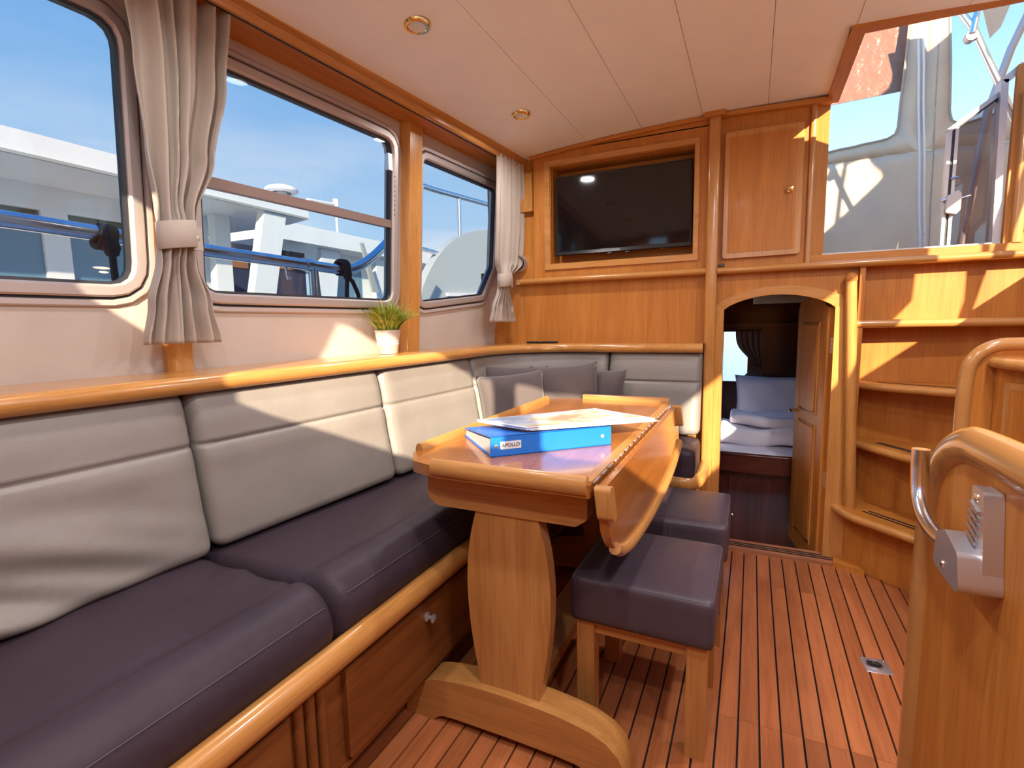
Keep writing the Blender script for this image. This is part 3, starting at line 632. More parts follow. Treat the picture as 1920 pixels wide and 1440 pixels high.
# seat cushions: swept section with a roll at the front edge
def seat_fn(x, z0=0.54):
    """height of the cushion top for a distance d from the front face"""
    return z0
def seat_cushion(name, label, y0, y1, wr=0.0, seed=0):
    rnd = random.Random(seed); ph = rnd.random() * 9
    prof = [(-1.32, 0.39)] + [(-1.32 + 0.39 * i / 9, 0.538) for i in range(10)]
    prof += [(-0.918, 0.536), (-0.908, 0.540), (-0.890, 0.548), (-0.868, 0.550), (-0.845, 0.545), (-0.823, 0.533), (-0.805, 0.514), (-0.794, 0.492), (-0.789, 0.468), (-0.790, 0.448), (-0.797, 0.430), (-0.806, 0.415), (-0.810, 0.392)]
    ny = 60; bm = B(); rings = []
    for j in range(ny + 1):
        t = j / ny; y = y0 + (y1 - y0) * t; d = min(t, 1 - t) * (y1 - y0); rad = 0.035
        sq = 0.0 if d >= rad else rad - math.sqrt(max(0, rad * rad - (rad - d) ** 2))
        ring = []
        for (px, pz) in prof:
            cxx, czz = -1.0, 0.46; dx, dz_ = px - cxx, pz - czz
            qx = px - math.copysign(min(abs(dx), sq * 0.9), dx) * min(1, max(0, (px + 0.93) / 0.07))
            qz = pz - sq * 0.8 if pz > 0.42 else pz
            if pz > 0.5:                                          # soft creases
                edge = max(0, 1 - abs(y - y1) / 0.55)
                w = wr * edge * (math.sin((px + 1.2) * 46 + (y - y1) * 16 + ph) + 0.5 * math.sin((px * 30) - (y * 34) + ph)) * 0.5
                if -1.2 < px < -0.915: qz += w * min(1, (px + 1.2) / 0.1)
                qz += 0.0025 * math.sin(y * 7 + px * 9 + ph)
            ring.append(bm.verts.new((qx, y, qz)))
        rings.append(ring)
    m = len(prof)
    for a, b in zip(rings, rings[1:]):
        for k in range(m): bm.faces.new((a[k], a[(k + 1) % m], b[(k + 1) % m], b[k]))
    bm.faces.new(rings[0]); bm.faces.new(rings[-1][::-1])
    o = tag(fin(name, bm, dark, None, ang=60), label, 'seat cushion')
    fin('piping', tube(B(), [(-0.8015, y0 + 0.03 + (y1 - y0 - 0.06) * i / 30, 0.5095) for i in range(31)], 0.0011, 6), seam_d, o)
    return o
seat_cushion('seat_cushion', 'dark aubergine leather seat cushion creased along its end, under the wrinkled back cushion', -0.28, 0.772, 0.010, 3)
seat_cushion('seat_cushion', 'dark aubergine leather seat cushion between table and the tall curtain', 0.778, 1.72, 0.004, 5)
seat_cushion('seat_cushion', 'dark aubergine leather corner seat cushion below the grey throw pillows', 1.726, 2.44, 0.0, 6)
bench = B(); rbox(bench, 0.29, 0.158, 0.078, 0.035, 16, 12, 8, lambda p: Vector((-0.497 + p.x, 2.412 + p.y, 0.468 + p.z + (0.010 * (1 - (p.x / 0.29) ** 2) if p.z > 0 else 0))))
bo = tag(fin('seat_cushion', bench, dark, None, ang=60), 'short dark leather seat cushion at the bench end beside the bulkhead post', 'seat cushion')
fin('piping', tube(B(), [(-0.77 + 0.545 * i / 20, 2.2575, 0.522) for i in range(21)], 0.0016, 6), seam_d, bo)

# back cushions follow the path; local u = along, v = thickness, w = height
def back_cushion(name, label, s0, s1, z0, z1, wrinkle=0.0, vseam=None, seed=1, hs=0.812):
    L = s1 - s0; T = 0.085; hh = (z1 - z0) / 2; nu = max(14, int(L / 0.02)); bm = B(); rnd = random.Random(seed)
    ph = [rnd.random() * 6 for _ in range(6)]
    def place(u, v, w):                      # u in 0..L, v 0 front..T back, w height
        p, nn = path_at(s0 + u); out = 0.2 * (w - 0.54) + v
        q = p + nn * out; return Vector((q.x, q.y, w))
    def fn(p):
        u = p.x + L / 2; w = p.z + (z0 + z1) / 2; v = p.y + T / 2
        a = max(0, 1 - (2 * u / L - 1) ** 2); c = max(0, 1 - (p.z / hh) ** 2)
        if p.y < 0:
            front = 1.0
            v -= 0.008 * (a ** 0.4) * (c ** 0.5) + 0.004
            v += 0.008 * math.exp(-((w - hs) / 0.0055) ** 2)          # stitched seam
            v -= 0.003 * math.exp(-((w - hs + 0.035) / 0.03) ** 2)
            if w > hs: v -= 0.004 * math.exp(-((w - (hs + z1) / 2) / 0.05) ** 2)
            if vseam is not None: v += 0.007 * math.exp(-((u - vseam) / 0.008) ** 2)
            if wrinkle and w < 0.85:
                f = min(1, max(0, (0.83 - w) / 0.18)) * min(1, max(0.12, (L - u) / 0.4))
                v -= wrinkle * f * (math.sin((w * 40 + u * 17) + 1.5 * math.sin(u * 4 + ph[0])) + 0.6 * math.sin(w * 83 + u * 38 + ph[1]) * min(1, max(0, (0.72 - w) / 0.1))) * 0.7
        return place(u, v, w)
    rbox(bm, L / 2, T / 2, hh, 0.032, nu, 5, 90, fn)
    o = tag(fin(name, bm, cream, None, ang=70), label, 'back cushion')
    r = 0.032 * 0.72
    per = [(L * 0.5 * 0 + r + (L - 2 * r) * i / 30, z0 + r) for i in range(31)] + [(L - r, z0 + r + (z1 - z0 - 2 * r) * i / 16) for i in range(1, 17)] + [(L - r - (L - 2 * r) * i / 30, z1 - r) for i in range(1, 31)] + [(r, z1 - r - (z1 - z0 - 2 * r) * i / 16) for i in range(1, 16)]
    pts = []
    for u, w in per: pts.append(fn(Vector((u - L / 2, -T / 2 + 0.008, w - (z0 + z1) / 2))))
    fin('piping', tube(B(), pts, 0.0022, 6, closed=True), seam_c, o)
    return o
sA, sB, sC, sD = s_of_y(0.782), s_of_y(1.462), s_of_y(2.085), None
sD = next(i * 0.001 for i in range(int(PL[-1] * 1000)) if path_at(i * 0.001)[0].x > -0.655 and i * 0.001 > sC)
back_cushion('back_cushion', 'wrinkled cream leather back cushion below the large side window', 0.05, sA - 0.003, 0.537, 0.952, 0.016)
back_cushion('back_cushion', 'smooth cream leather back cushion below the large gathered curtain', sA + 0.003, sB - 0.003, 0.545, 0.953)
back_cushion('back_cushion', 'cream leather back cushion in full sun below the potted plant', sB + 0.003, sC - 0.003, 0.545, 0.955)
vs = next(i * 0.001 for i in range(int(PL[-1] * 1000)) if path_at(i * 0.001)[0].x > -1.0 and i * 0.001 > sC + 0.1)
back_cushion('back_cushion', 'curved cream leather corner back cushion behind the throw pillows', sC + 0.003, sD - 0.003, 0.545, 0.958, 0, vs - sC)
back_cushion('back_cushion', 'cream leather back cushion next to the bulkhead post', sD + 0.003, PL[-1] - 0.004, 0.562, 0.958)

# throw pillows
def pillow(label, c, yaw, tilt, size=0.37, roll=0.0, th=0.055):
    bm = B(); n = 18; V = {}
    for side in (0, 1):
        for i in range(n + 1):
            for j in range(n + 1):
                u = 2 * i / n - 1; v = 2 * j / n - 1
                if side and (abs(u) == 1 or abs(v) == 1): V[side, i, j] = V[0, i, j]; continue
                pin = 0.045 * (1 - (abs(u) ** 2)) * abs(v) ** 3; pin2 = 0.045 * (1 - (abs(v) ** 2)) * abs(u) ** 3
                X = u * size / 2 * (1 - pin2 * 1.6); Z = v * size / 2 * (1 - pin * 1.6)
                h = th * ((1 - u ** 4) * (1 - v ** 4)) ** 0.55 + 0.004 * math.sin(7 * u + 5 * v) * (1 - u * u) * (1 - v * v)
                V[side, i, j] = bm.verts.new((X, h * (1 if side else -1), Z))
    for side in (0, 1):
        for i in range(n):
            for j in range(n): bm.faces.new((V[side, i, j], V[side, i + 1, j], V[side, i + 1, j + 1], V[side, i, j + 1]))
    o = tag(fin('throw_pillow', bm, pillowm, None, ang=80), label, 'pillow')
    o.matrix_world = Matrix.Translation(c) @ Matrix.Rotation(yaw, 4, 'Z') @ Matrix.Rotation(tilt, 4, 'X') @ Matrix.Rotation(roll, 4, 'Y')
    return o
R = math.radians
pillow('taupe throw pillow leaning against the lit cream side cushion in the sofa corner', (-1.005, 2.14, 0.712), R(38), R(-12), 0.33, R(-4))
pillow('taupe throw pillow mostly hidden behind the corner pillow', (-1.045, 2.25, 0.738), R(36), R(-10), 0.33, R(3))
pillow('taupe throw pillow standing upright in the middle of the corner backrest', (-0.815, 2.315, 0.738), R(8), R(-11), 0.34, R(-5))
pillow('taupe throw pillow tucked behind another, beside the cushion gap', (-0.70, 2.415, 0.725), R(-3), R(-9), 0.31, R(2))

# ================================================================== TABLE
tb = thing('dining_table', 'varnished oak trestle table with fiddle rails and a folded drop leaf', 'table', (-0.55, 1.6, 0.0))
TZ = 0.752
fin('table_top', pxy(B(), [(-0.842, 1.125), (-0.79, 1.055), (-0.71, 1.030), (-0.306, 1.026), (-0.306, 2.242), (-0.735, 2.255), (-0.80, 2.235), (-0.846, 2.17)], 0.722, TZ), top_y, tb, 0.005)
def fiddle(pts, r, mat, parent, name='fiddle_rail'): return fin(name, tube(B(), pts, r, 12, rz=0.023), mat, parent, 0)
fiddle([(-0.715, 1.034, 0.748), (-0.71, 1.034, 0.748), (-0.5, 1.032, 0.748), (-0.322, 1.030, 0.748), (-0.312, 1.030, 0.748)], 0.014, oak_x, tb)
fiddle([(-0.838, 1.15, 0.750), (-0.839, 1.5, 0.750), (-0.841, 1.9, 0.750), (-0.842, 2.15, 0.750)], 0.013, oak_y, tb)
fiddle([(-0.70, 2.250, 0.750), (-0.5, 2.248, 0.750), (-0.315, 2.246, 0.750)], 0.013, oak_x, tb)
boxo('edge_strip', -0.330, -0.3075, 1.045, 2.236, TZ - 0.001, TZ + 0.003, oak_y, tb, 0.001, 1)
bm = B(); tube(bm, [(-0.3035, 1.05 + 1.17 * i / 10, TZ - 0.0005) for i in range(11)], 0.0024, 8); fin('piano_hinge', bm, satin, tb)
for i in range(40):
    yy = 1.07 + i * 0.029; fin('hinge_knuckle', lathe(B(), [(0.0032, yy), (0.0032, yy + 0.014)], 8, (-0.3035, 0, TZ - 0.0005), 'y'), brass if i % 2 else satin, tb)
# drop leaf, hanging
lz = [(1.045, 0.742), (1.045, 0.645), (1.058, 0.618), (1.075, 0.598), (1.12, 0.576), (1.216, 0.556), (1.39, 0.542), (1.58, 0.538), (1.75, 0.542), (1.91, 0.554), (2.09, 0.580), (2.17, 0.600), (2.20, 0.640), (2.215, 0.742)]
def leafx(z, o=0): return -0.300 + 0.12 * (TZ - z) + o
bm = B(); a = [bm.verts.new((leafx(z), y, z)) for y, z in lz]; b = [bm.verts.new((leafx(z, 0.020), y, z)) for y, z in lz]; n = len(lz)
bm.faces.new(a); bm.faces.new(b[::-1]); [bm.faces.new((a[i], a[(i + 1) % n], b[(i + 1) % n], b[i])) for i in range(n)]
leaf = fin('drop_leaf', bm, top_y, tb, 0.004)
pts = [(leafx(z, 0.020), y, z) for y, z in lz[3:12]]
fin('fiddle_rail', tube(B(), cr(pts, 5), 0.0145, 12), oak_y, leaf)
fin('fiddle_rail', prism(B(), [(leafx(z, 0.002), y, z) for y, z in rloop([(1.028, 0.676), (1.060, 0.676), (1.060, 0.748), (1.028, 0.748)], 0.010, 3)], (0.036, 0, 0)), oak_z, leaf, 0.004)
fin('fiddle_rail', prism(B(), [(leafx(z, 0.002), y, z) for y, z in rloop([(2.205, 0.66), (2.235, 0.66), (2.235, 0.748), (2.205, 0.748)], 0.010, 3)], (0.036, 0, 0)), oak_z, leaf, 0.004)
def trestle(y):
    ap = rloop([(-0.775, 0.722), (-0.775, 0.645), (-0.745, 0.624), (-0.36, 0.624), (-0.332, 0.645), (-0.332, 0.722)], [0.002, 0.012, 0.018, 0.018, 0.012, 0.002], 3)
    fin('apron', pxz(B(), ap, y - 0.005, y + 0.040), oak_x, tb, 0.005)
    ctr = [(0.118, 0.082), (0.16, 0.088), (0.24, 0.103), (0.33, 0.114), (0.42, 0.118), (0.50, 0.113), (0.57, 0.101), (0.64, 0.082)]
    P = [(-0.546 + w, z) for z, w in ctr] + [(-0.546 - w, z) for z, w in reversed(ctr)]
    fin('column', pxz(B(), [(p.x, p.y) for p in cr([Vector((a_, b_)) for a_, b_ in P[:8]], 3)] + [(p.x, p.y) for p in cr([Vector((a_, b_)) for a_, b_ in P[8:]], 3)], y + 0.002, y + 0.042), oak_z, tb, 0.008)
    half = [(0.0, 0.142), (0.10, 0.139), (0.17, 0.132), (0.225, 0.122), (0.268, 0.104), (0.296, 0.078), (0.312, 0.045), (0.318, 0.004), (0.310, 0.0), (0.225, 0.0), (0.214, 0.012), (0.198, 0.022), (0.15, 0.026), (0.0, 0.028)]
    P = [(-0.549 + a_, b_) for a_, b_ in half] + [(-0.549 - a_, b_) for a_, b_ in reversed(half[1:-1])]
    fin('foot', pxz(B(), P, y - 0.022, y + 0.062), oak_x, tb, 0.009)
trestle(1.10); trestle(2.06)
boxo('stretcher', -0.605, -0.495, 1.14, 2.07, 0.085, 0.120, oak_y, tb, 0.008)
# binder on the table
s0_, s1_ = Vector((-0.612, 1.152)), Vector((-0.355, 1.405)); ax = (s1_ - s0_).normalized(); pe = Vector((-ax.y, ax.x)); BL = (s1_ - s0_).length
def bp(u, v, z): q = s0_ + ax * u + pe * v; return Vector((q.x, q.y, z))
bd = thing('ring_binder', 'bright blue ring binder lying flat with a white spine label', 'binder', (-0.5, 1.3, TZ))
z0 = TZ + 0.0005
def slab(name, pts, th, mat, parent, bev=0.0012):
    bm = B(); a = [bm.verts.new(p) for p in pts]; b = [bm.verts.new(p + Vector((0, 0, th))) for p in pts]; n = len(pts)
    bm.faces.new(a); bm.faces.new(b[::-1]); [bm.faces.new((a[i], a[(i + 1) % n], b[(i + 1) % n], b[i])) for i in range(n)]
    return fin(name, bm, mat, parent, bev, 1)
WB = 0.285
slab('back_cover', [bp(0, 0, z0), bp(BL, 0, z0), bp(BL, WB, z0), bp(0, WB, z0)], 0.003, bluem, bd)
slab('front_cover', [bp(0, 0, z0 + 0.053), bp(BL, 0, z0 + 0.053), bp(BL, WB, z0 + 0.024), bp(0, WB, z0 + 0.024)], 0.003, bluem, bd)
bm = B(); a = [bp(0, 0, z0), bp(BL, 0, z0), bp(BL, 0, z0 + 0.056), bp(0, 0, z0 + 0.056)]; prism(bm, a, (pe.x * 0.003, pe.y * 0.003, 0)); spn = fin('spine', bm, bluem, bd, 0.001, 1)
bm = B(); prism(bm, [bp(0.004, 0.010, z0 + 0.004), bp(0.004, WB - 0.008, z0 + 0.004), bp(0.004, WB - 0.008, z0 + 0.022), bp(0.004, 0.14, z0 + 0.033), bp(0.004, 0.010, z0 + 0.047)], tuple(ax * (BL - 0.012)) + (0,)); fin('paper_stack', bm, paper, bd, 0)
def spine_patch(name, u0, u1, h0, h1, mat, d=0.0006):
    bm = B(); prism(bm, [bp(u0, -d, z0 + h0), bp(u1, -d, z0 + h0), bp(u1, -d, z0 + h1), bp(u0, -d, z0 + h1)], (pe.x * d, pe.y * d, 0)); return fin(name, bm, mat, spn, 0)
spine_patch('label', 0.028, 0.086, 0.019, 0.040, paper)
X3 = Vector((ax.x, ax.y, 0)); Z3 = Vector((0, 0, 1)); N3 = X3.cross(Z3)
c3 = bp(0.057, -0.0012, z0 + 0.0295); text('label_text', 'APOLLO', 0.0135, Matrix(((X3.x, Z3.x, N3.x, c3.x), (X3.y, Z3.y, N3.y, c3.y), (X3.z, Z3.z, N3.z, c3.z), (0, 0, 0, 1))), ink, spn)
for u in (0.016, BL - 0.028):
    c = bp(u, -0.001, z0 + 0.028); bm = B(); lathe(bm, [(0.0035, -0.0012), (0.005, 0.0), (0.005, 0.001)], 14, (0, 0, 0), 'y')
    bmesh.ops.transform(bm, matrix=Matrix.Translation(c) @ Matrix.Rotation(math.atan2(ax.y, ax.x), 4, 'Z'), verts=bm.verts); fin('rivet', bm, steel if u < 0.1 else paper, spn)
# charts lying on the binder
mz = z0 + 0.0595 + 0.002
ch = thing('chart_booklet', 'folded printed map booklet with white margins lying on the blue binder', 'booklet', (-0.47, 1.35, mz))
Q = [Vector((-0.768, 1.356, mz - 0.014)), Vector((-0.547, 1.235, mz)), Vector((-0.248, 1.490, mz)), Vector((-0.483, 1.682, mz - 0.014))]
def leafs(name, q, th, mat, dz=0.0, parent=ch): return slab(name, [p + Vector((0, 0, dz)) for p in q], th, mat, parent, 0.0008)
mid = sum(Q, Vector((0, 0, 0))) / 4
leafs('page_block', [p + (mid - p) * 0.012 for p in Q], 0.006, paper, 0.0); leafs('cover', Q, 0.0012, paper, 0.0066)
leafs('printed_cover', [p + (mid - p) * f for p, f in zip(Q, (0.05, 0.06, 0.06, 0.05))], 0.0005, mapm, 0.0078)
leafs('back_page', [p + Vector((0.012, 0.010, 0)) for p in Q], 0.0012, paper, -0.0022)
# ================================================================== STOOLS
def make_stool(label):
    st = thing('stool', label, 'stool', (0, 0, 0), 'two leather stools beside the table', True); S = 0.365
    bm = B(); rbox(bm, S / 2, S / 2, 0.064, 0.016, 22, 22, 8, lambda p: Vector((p.x, p.y, 0.368 + p.z + (0.010 * (1 - (p.x * 2 / S) ** 2) * (1 - (p.y * 2 / S) ** 2) if p.z > 0 else 0))))
    s = fin('seat', bm, stoolm, st, ang=50)
    for k in range(4):
        bm = B(); tube(bm, [(0, -S / 2 - 0.0003, 0.308), (0, -S / 2 - 0.0003, 0.35), (0, -S / 2 - 0.0003, 0.418)], 0.0012, 6, up=(1, 0, 0)); bmesh.ops.rotate(bm, cent=(0, 0, 0), matrix=Matrix.Rotation(k * math.pi / 2, 3, 'Z'), verts=bm.verts); fin('seam', bm, seam_d, s)
    rr = S / 2 - 0.004; c = [(rr * math.copysign(min(1, abs(math.cos(t)) * 1.5), math.cos(t)), rr * math.copysign(min(1, abs(math.sin(t)) * 1.5), math.sin(t)), 0.4245) for t in [2 * math.pi * i / 64 for i in range(64)]]
    q = S / 2 - 0.0185; L4 = rloop([(-q - 0.013, -q - 0.013), (q + 0.013, -q - 0.013), (q + 0.013, q + 0.013), (-q - 0.013, q + 0.013)], 0.02, 5)
    fin('piping', tube(B(), [(p[0], p[1], 0.4275) for p in L4], 0.0018, 6, closed=True), seam_d, s)
    h = 0.142; w = 0.024
    for sx in (-1, 1):
        for sy in (-1, 1): boxo('leg', sx * h - w, sx * h + w, sy * h - w, sy * h + w, 0.0, 0.305, oak_z, st, 0.005)
    for sx in (-1, 1): boxo('apron', sx * (h + w - 0.020) - 0.009 if sx > 0 else -(h + w - 0.020) - 0.009, sx * (h + w - 0.020) + 0.009 if sx > 0 else -(h + w - 0.020) + 0.009, -h + w, h - w, 0.268, 0.305, oak_y, st, 0.002)
    for sy in (-1, 1): boxo('apron', -h + w, h - w, sy * (h + w - 0.020) - 0.009, sy * (h + w - 0.020) + 0.009, 0.268, 0.305, oak_x, st, 0.002)
    return st
st1 = make_stool('dark leather cube-topped stool directly under the front tip of the table leaf')
st2 = dup(st1, (-0.232, 1.905, 0), R(0.5), 'dark leather cube-topped stool nearer the arched doorway')
st1.location = (-0.238, 1.405, 0); st1.rotation_euler = (0, 0, R(-0.5))

# ================================================================== TELEVISION, SPEAKER, LAMPS
tv = thing('television', 'black flat screen television in the wooden bulkhead niche', 'television', (-0.625, 2.66, 1.465))
TVM = Matrix.Translation((-0.626, 2.645, 1.668)) @ Matrix.Rotation(R(1.2), 4, 'Z')
def tvpart(name, bm, mat, bev=0.0, parent=tv): bmesh.ops.transform(bm, matrix=TVM, verts=bm.verts); return fin(name, bm, mat, parent, bev)
tvpart('housing', box(B(), -0.346, 0.346, 0.0, 0.035, -0.2025, 0.2025), black, 0.004)
tvpart('rear_bulge', box(B(), -0.24, 0.24, 0.03, 0.085, -0.15, 0.12), black, 0.01)
tvpart('screen', box(B(), -0.335, 0.335, -0.0015, 0.002, -0.184, 0.192), screen, 0)
tvpart('chin', box(B(), -0.346, 0.346, -0.003, 0.004, -0.2025, -0.186), plain('tv_bezel', (0.02, 0.02, 0.024), 0.3), 0.001)
tvpart('foot_clip', box(B(), -0.065, -0.040, 0.0, 0.03, -0.2115, -0.2025), black, 0.001); tvpart('foot_clip', box(B(), 0.028, 0.053, 0.0, 0.03, -0.2115, -0.2025), black, 0.001)
tvpart('sensor', box(B(), 0.20, 0.212, 0.0, 0.02, -0.207, -0.2025), brass, 0.001)
text('brand_text', 'SAMSUNG', 0.0095, TVM @ Matrix.Translation((-0.022, -0.0034, -0.1945)) @ Matrix.Rotation(math.pi / 2, 4, 'X'), plain('silver_print', (0.75, 0.75, 0.78), 0.4), tv)
boxo('wall_bracket', -0.72, -0.53, 2.722, 2.746, 1.60, 1.72, black, tv, 0.002)
spk = thing('wall_speaker', 'round black speaker with chrome ring partly behind the small curtain', 'speaker', (-1.175, 2.64, 1.435))
fin('rim', lathe(B(), [(0.047, 2.640), (0.047, 2.612), (0.041, 2.602), (0.034, 2.612), (0.034, 2.640)], 32, (-1.185, 0, 1.435), 'y', caps=False), satin, spk)
fin('cone', lathe(B(), [(0.0345, 2.616), (0.012, 2.634), (0.0, 2.634)], 28, (-1.185, 0, 1.435), 'y', caps=False), black, spk)
def downlight(x, y, label, pw=1.0):
    zc = cz(x); d = thing('downlight', label, 'ceiling light', (x, y, zc), 'ceiling downlights')
    fin('trim_ring', lathe(B(), [(0.020, 0.0), (0.030, -0.010), (0.037, -0.010), (0.041, -0.004), (0.042, 0.001)], 28, (x, y, zc), 'z', caps=False), brass if x < 0 else satin, d)
    fin('lens', lathe(B(), [(0.0, -0.004), (0.018, -0.004), (0.027, -0.008)], 24, (x, y, zc), 'z', caps=False), lampglass, d)
    L = bpy.data.lights.new('downlight_fill', 'AREA'); L.shape = 'DISK'; L.size = 0.075; L.energy = LAMP_POWER * pw; L.color = (1.0, 0.97, 0.94); L.specular_factor = 0.2; L.spread = R((166 if y > 2 else 150) if x < -0.5 else 172)  # lamp lit to brighten the room, though the fixtures look switched off
    o = bpy.data.objects.new('lamp', L); COL.objects.link(o); o.parent = d; o.location = (0, 0, -0.013)
downlight(-0.94, 1.365, 'small brass downlight in the ceiling above the sofa', 0.5); downlight(-0.933, 2.108, 'small brass downlight in the ceiling near the television', 0.85)
downlight(-0.94, 0.62, 'small brass downlight in the ceiling aft of the one above the sofa', 0.4); downlight(-0.94, -0.12, 'small brass downlight in the ceiling nearest the aft windscreen', 0.4)
downlight(-0.10, 0.62, 'added fill downlight amidships in the ceiling beside the galley panel', 1.2); downlight(-0.10, -0.12, 'added fill downlight amidships in the ceiling close to the windscreen', 1.3)  # amidships downlights are added, to lift the table front and bulkhead
downlight(0.62, 0.10, 'added fill downlight in the starboard ceiling near the windscreen', 1.0); downlight(0.62, 0.85, 'added fill downlight in the starboard ceiling beside the galley', 0.9); downlight(0.62, 1.60, 'added fill downlight in the starboard ceiling beside the roof hatch', 1.6)  # starboard downlights are added fill for galley side and stairs

# ================================================================== CURTAINS
def curtain(label, keys, z_tie, nf, amp, seed, xoff, button):
    """keys: (z, y_left, y_right) top to bottom"""
    root = thing('curtain', label, 'curtain', (wx(keys[-1][1], 1.1, xoff), keys[-1][1], keys[-1][0])); rnd = random.Random(seed)
    ph = [rnd.random() * 6 for _ in range(4)]; frq = [nf, nf * 1.7, nf * 0.6]
    def ext(z):
        for (za, la, ra), (zb, lb_, rb) in zip(keys, keys[1:]):
            if za >= z >= zb:
                t = (za - z) / (za - zb); t = t * t * (3 - 2 * t); return la + (lb_ - la) * t, ra + (rb - ra) * t
        return keys[-1][1:]
    def strip(za, zb, nz):
        bm = B(); nu = 150; G = []
        for j in range(nz + 1):
            z = za + (zb - za) * j / nz; l, r = ext(z); row = []
            wid = (r - l) / (keys[0][2] - keys[0][1]); g = math.exp(-((z - z_tie) / 0.05) ** 2)
            for i in range(nu + 1):
                u = i / nu; uu = u + 0.035 * math.sin(2 * math.pi * u * 2 + ph[2] + z * 3)
                w = math.sin(2 * math.pi * frq[0] * uu + ph[0]) + 0.45 * math.sin(2 * math.pi * frq[1] * uu + ph[1] + z * 1.5)
                w = math.copysign(abs(w) ** 0.8, w)
                y = l + (r - l) * (u + 0.018 * math.sin(2 * math.pi * frq[0] * uu + ph[0] + 1.4))
                x = wx(y, z, xoff) + amp * w * (0.55 + 0.45 * (1 - g)) + 0.03 * math.sin(math.pi * u) * g
                row.append(bm.verts.new((x, y, z)))
            G.append(row)
        for a, b in zip(G, G[1:]):
            for i in range(nu): bm.faces.new((a[i], a[i + 1], b[i + 1], b[i]))
        return bm
    c = fin('cloth', strip(keys[0][0], keys[-1][0], 90), curtm, root, ang=80)
    md = c.modifiers.new('thickness', 'SOLIDIFY'); md.thickness = 0.0025
    l, r = ext(z_tie); cy = (l + r) / 2; hw = (r - l) / 2 + 0.008; cxw = wx(cy, z_tie, xoff) + 0.012
    bm = B(); rings = []
    for zz in (-0.034, -0.032, 0.032, 0.034):
        rings.append([bm.verts.new((cxw + math.cos(t) * (0.036 if abs(zz) < 0.033 else 0.034), cy + math.sin(t) * (hw if abs(zz) < 0.033 else hw - 0.002), z_tie + zz + 0.008 * math.sin(t))) for t in [2 * math.pi * i / 40 for i in range(40)]])
    for a, b in zip(rings, rings[1:]):
        for i in range(40): bm.faces.new((a[i], a[(i + 1) % 40], b[(i + 1) % 40], b[i]))
    band = fin('tieback', bm, curtm, root, ang=60)
    t = R(55 if button > 0 else 60); bx, by = cxw + math.cos(t) * 0.037, cy + math.sin(t) * hw
    fin('button', lathe(B(), [(0.0, 0.004), (0.006, 0.003), (0.0075, 0.0)], 14, (bx - 0.001, by, z_tie - 0.005), 'x', caps=False), satin, band)
    fin('tab', box(B(), bx - 0.006, bx + 0.001, by - 0.014, by + 0.012, z_tie - 0.036, z_tie + 0.024), curtm, band, 0.003)
    return root
curtain('tall gathered beige curtain tied back over the first wall post', [(1.952, 0.755, 1.005), (1.75, 0.775, 0.985), (1.55, 0.79, 0.945), (1.40, 0.803, 0.895), (1.345, 0.806, 0.887), (1.28, 0.80, 0.895), (1.17, 0.775, 0.93), (1.066, 0.757, 0.952)], 1.345, 5.0, 0.020, 4, 0.105, 1)
curtain('short gathered beige curtain tied back beside the television wall', [(1.945, 2.34, 2.585), (1.80, 2.345, 2.605), (1.60, 2.35, 2.625), (1.44, 2.35, 2.62), (1.335, 2.385, 2.475), (1.28, 2.385, 2.49), (1.18, 2.34, 2.54), (1.115, 2.32, 2.57)], 1.335, 7.0, 0.009, 9, 0.158, -1)

# ================================================================== PLANT, small things on the shelf
px_, py_ = -1.335, 1.65; pz_ = rail_z_at(py_) + 0.0005
pl = thing('potted_plant', 'grass-like green plant in a ribbed zinc pot on the sofa shelf', 'plant', (px_, py_, pz_))
fin('pot', lathe(B(), [(0.0, 0.002), (0.036, 0.0), (0.038, 0.002), (0.0425, 0.035), (0.0445, 0.037), (0.0445, 0.041), (0.0432, 0.043), (0.045, 0.047), (0.045, 0.051), (0.0438, 0.053), (0.0455, 0.057), (0.0455, 0.061), (0.0465, 0.063), (0.051, 0.090), (0.0535, 0.092), (0.0535, 0.095), (0.050, 0.095), (0.046, 0.075)], 40, (px_, py_, pz_), 'z', caps=False), zinc, pl)
fin('soil', lathe(B(), [(0.0475, 0.083), (0.02, 0.087), (0.0, 0.087)], 20, (px_, py_, pz_), 'z', caps=False), soil, pl)
bm = B(); rnd = random.Random(12)
for i in range(420):
    a = rnd.random() * 2 * math.pi; rr = 0.04 * math.sqrt(rnd.random()); lean = 0.25 + 0.95 * (rr / 0.04) * rnd.random() + 0.1 * rnd.random(); hgt = 0.07 + 0.095 * rnd.random() * (1.15 - rr / 0.06); w = 0.0028 + 0.0018 * rnd.random(); a2 = a + rnd.gauss(0, 0.5)
    base = Vector((px_ + rr * math.cos(a), py_ + rr * math.sin(a), pz_ + 0.084)); d = Vector((math.cos(a2), math.sin(a2), 0)); sd_ = Vector((-d.y, d.x, 0)); prev = None
    if base.x + d.x * hgt * lean < wx(py_, 1.1) + 0.01: continue
    for s in range(5):
        t = s / 4; p = base + d * (hgt * lean * t ** 1.5) + Vector((0, 0, hgt * (t - 0.25 * lean * t * t))); ww = w * (1 - t ** 2) + 0.0002
        cur = (bm.verts.new(p - sd_ * ww), bm.verts.new(p + sd_ * ww + Vector((0, 0, 0.0006))))
        if prev: bm.faces.new((prev[0], prev[1], cur[1], cur[0]))
        prev = cur
fo = fin('foliage', bm, lf, pl, ang=80); fo['kind'] = 'stuff'
rc = thing('remote_control', 'slim black remote control lying on the shelf under the television', 'remote', (-1.03, 2.575, 0.996))
boxo('body', -1.115, -0.945, 2.55, 2.59, 0.9965, 1.006, black, rc, 0.003); fin('power_button', lathe(B(), [(0.004, 1.0055), (0.0035, 1.0075), (0.0, 1.0075)], 12, (-1.04, 2.567, 0), 'z', caps=False), white, rc)

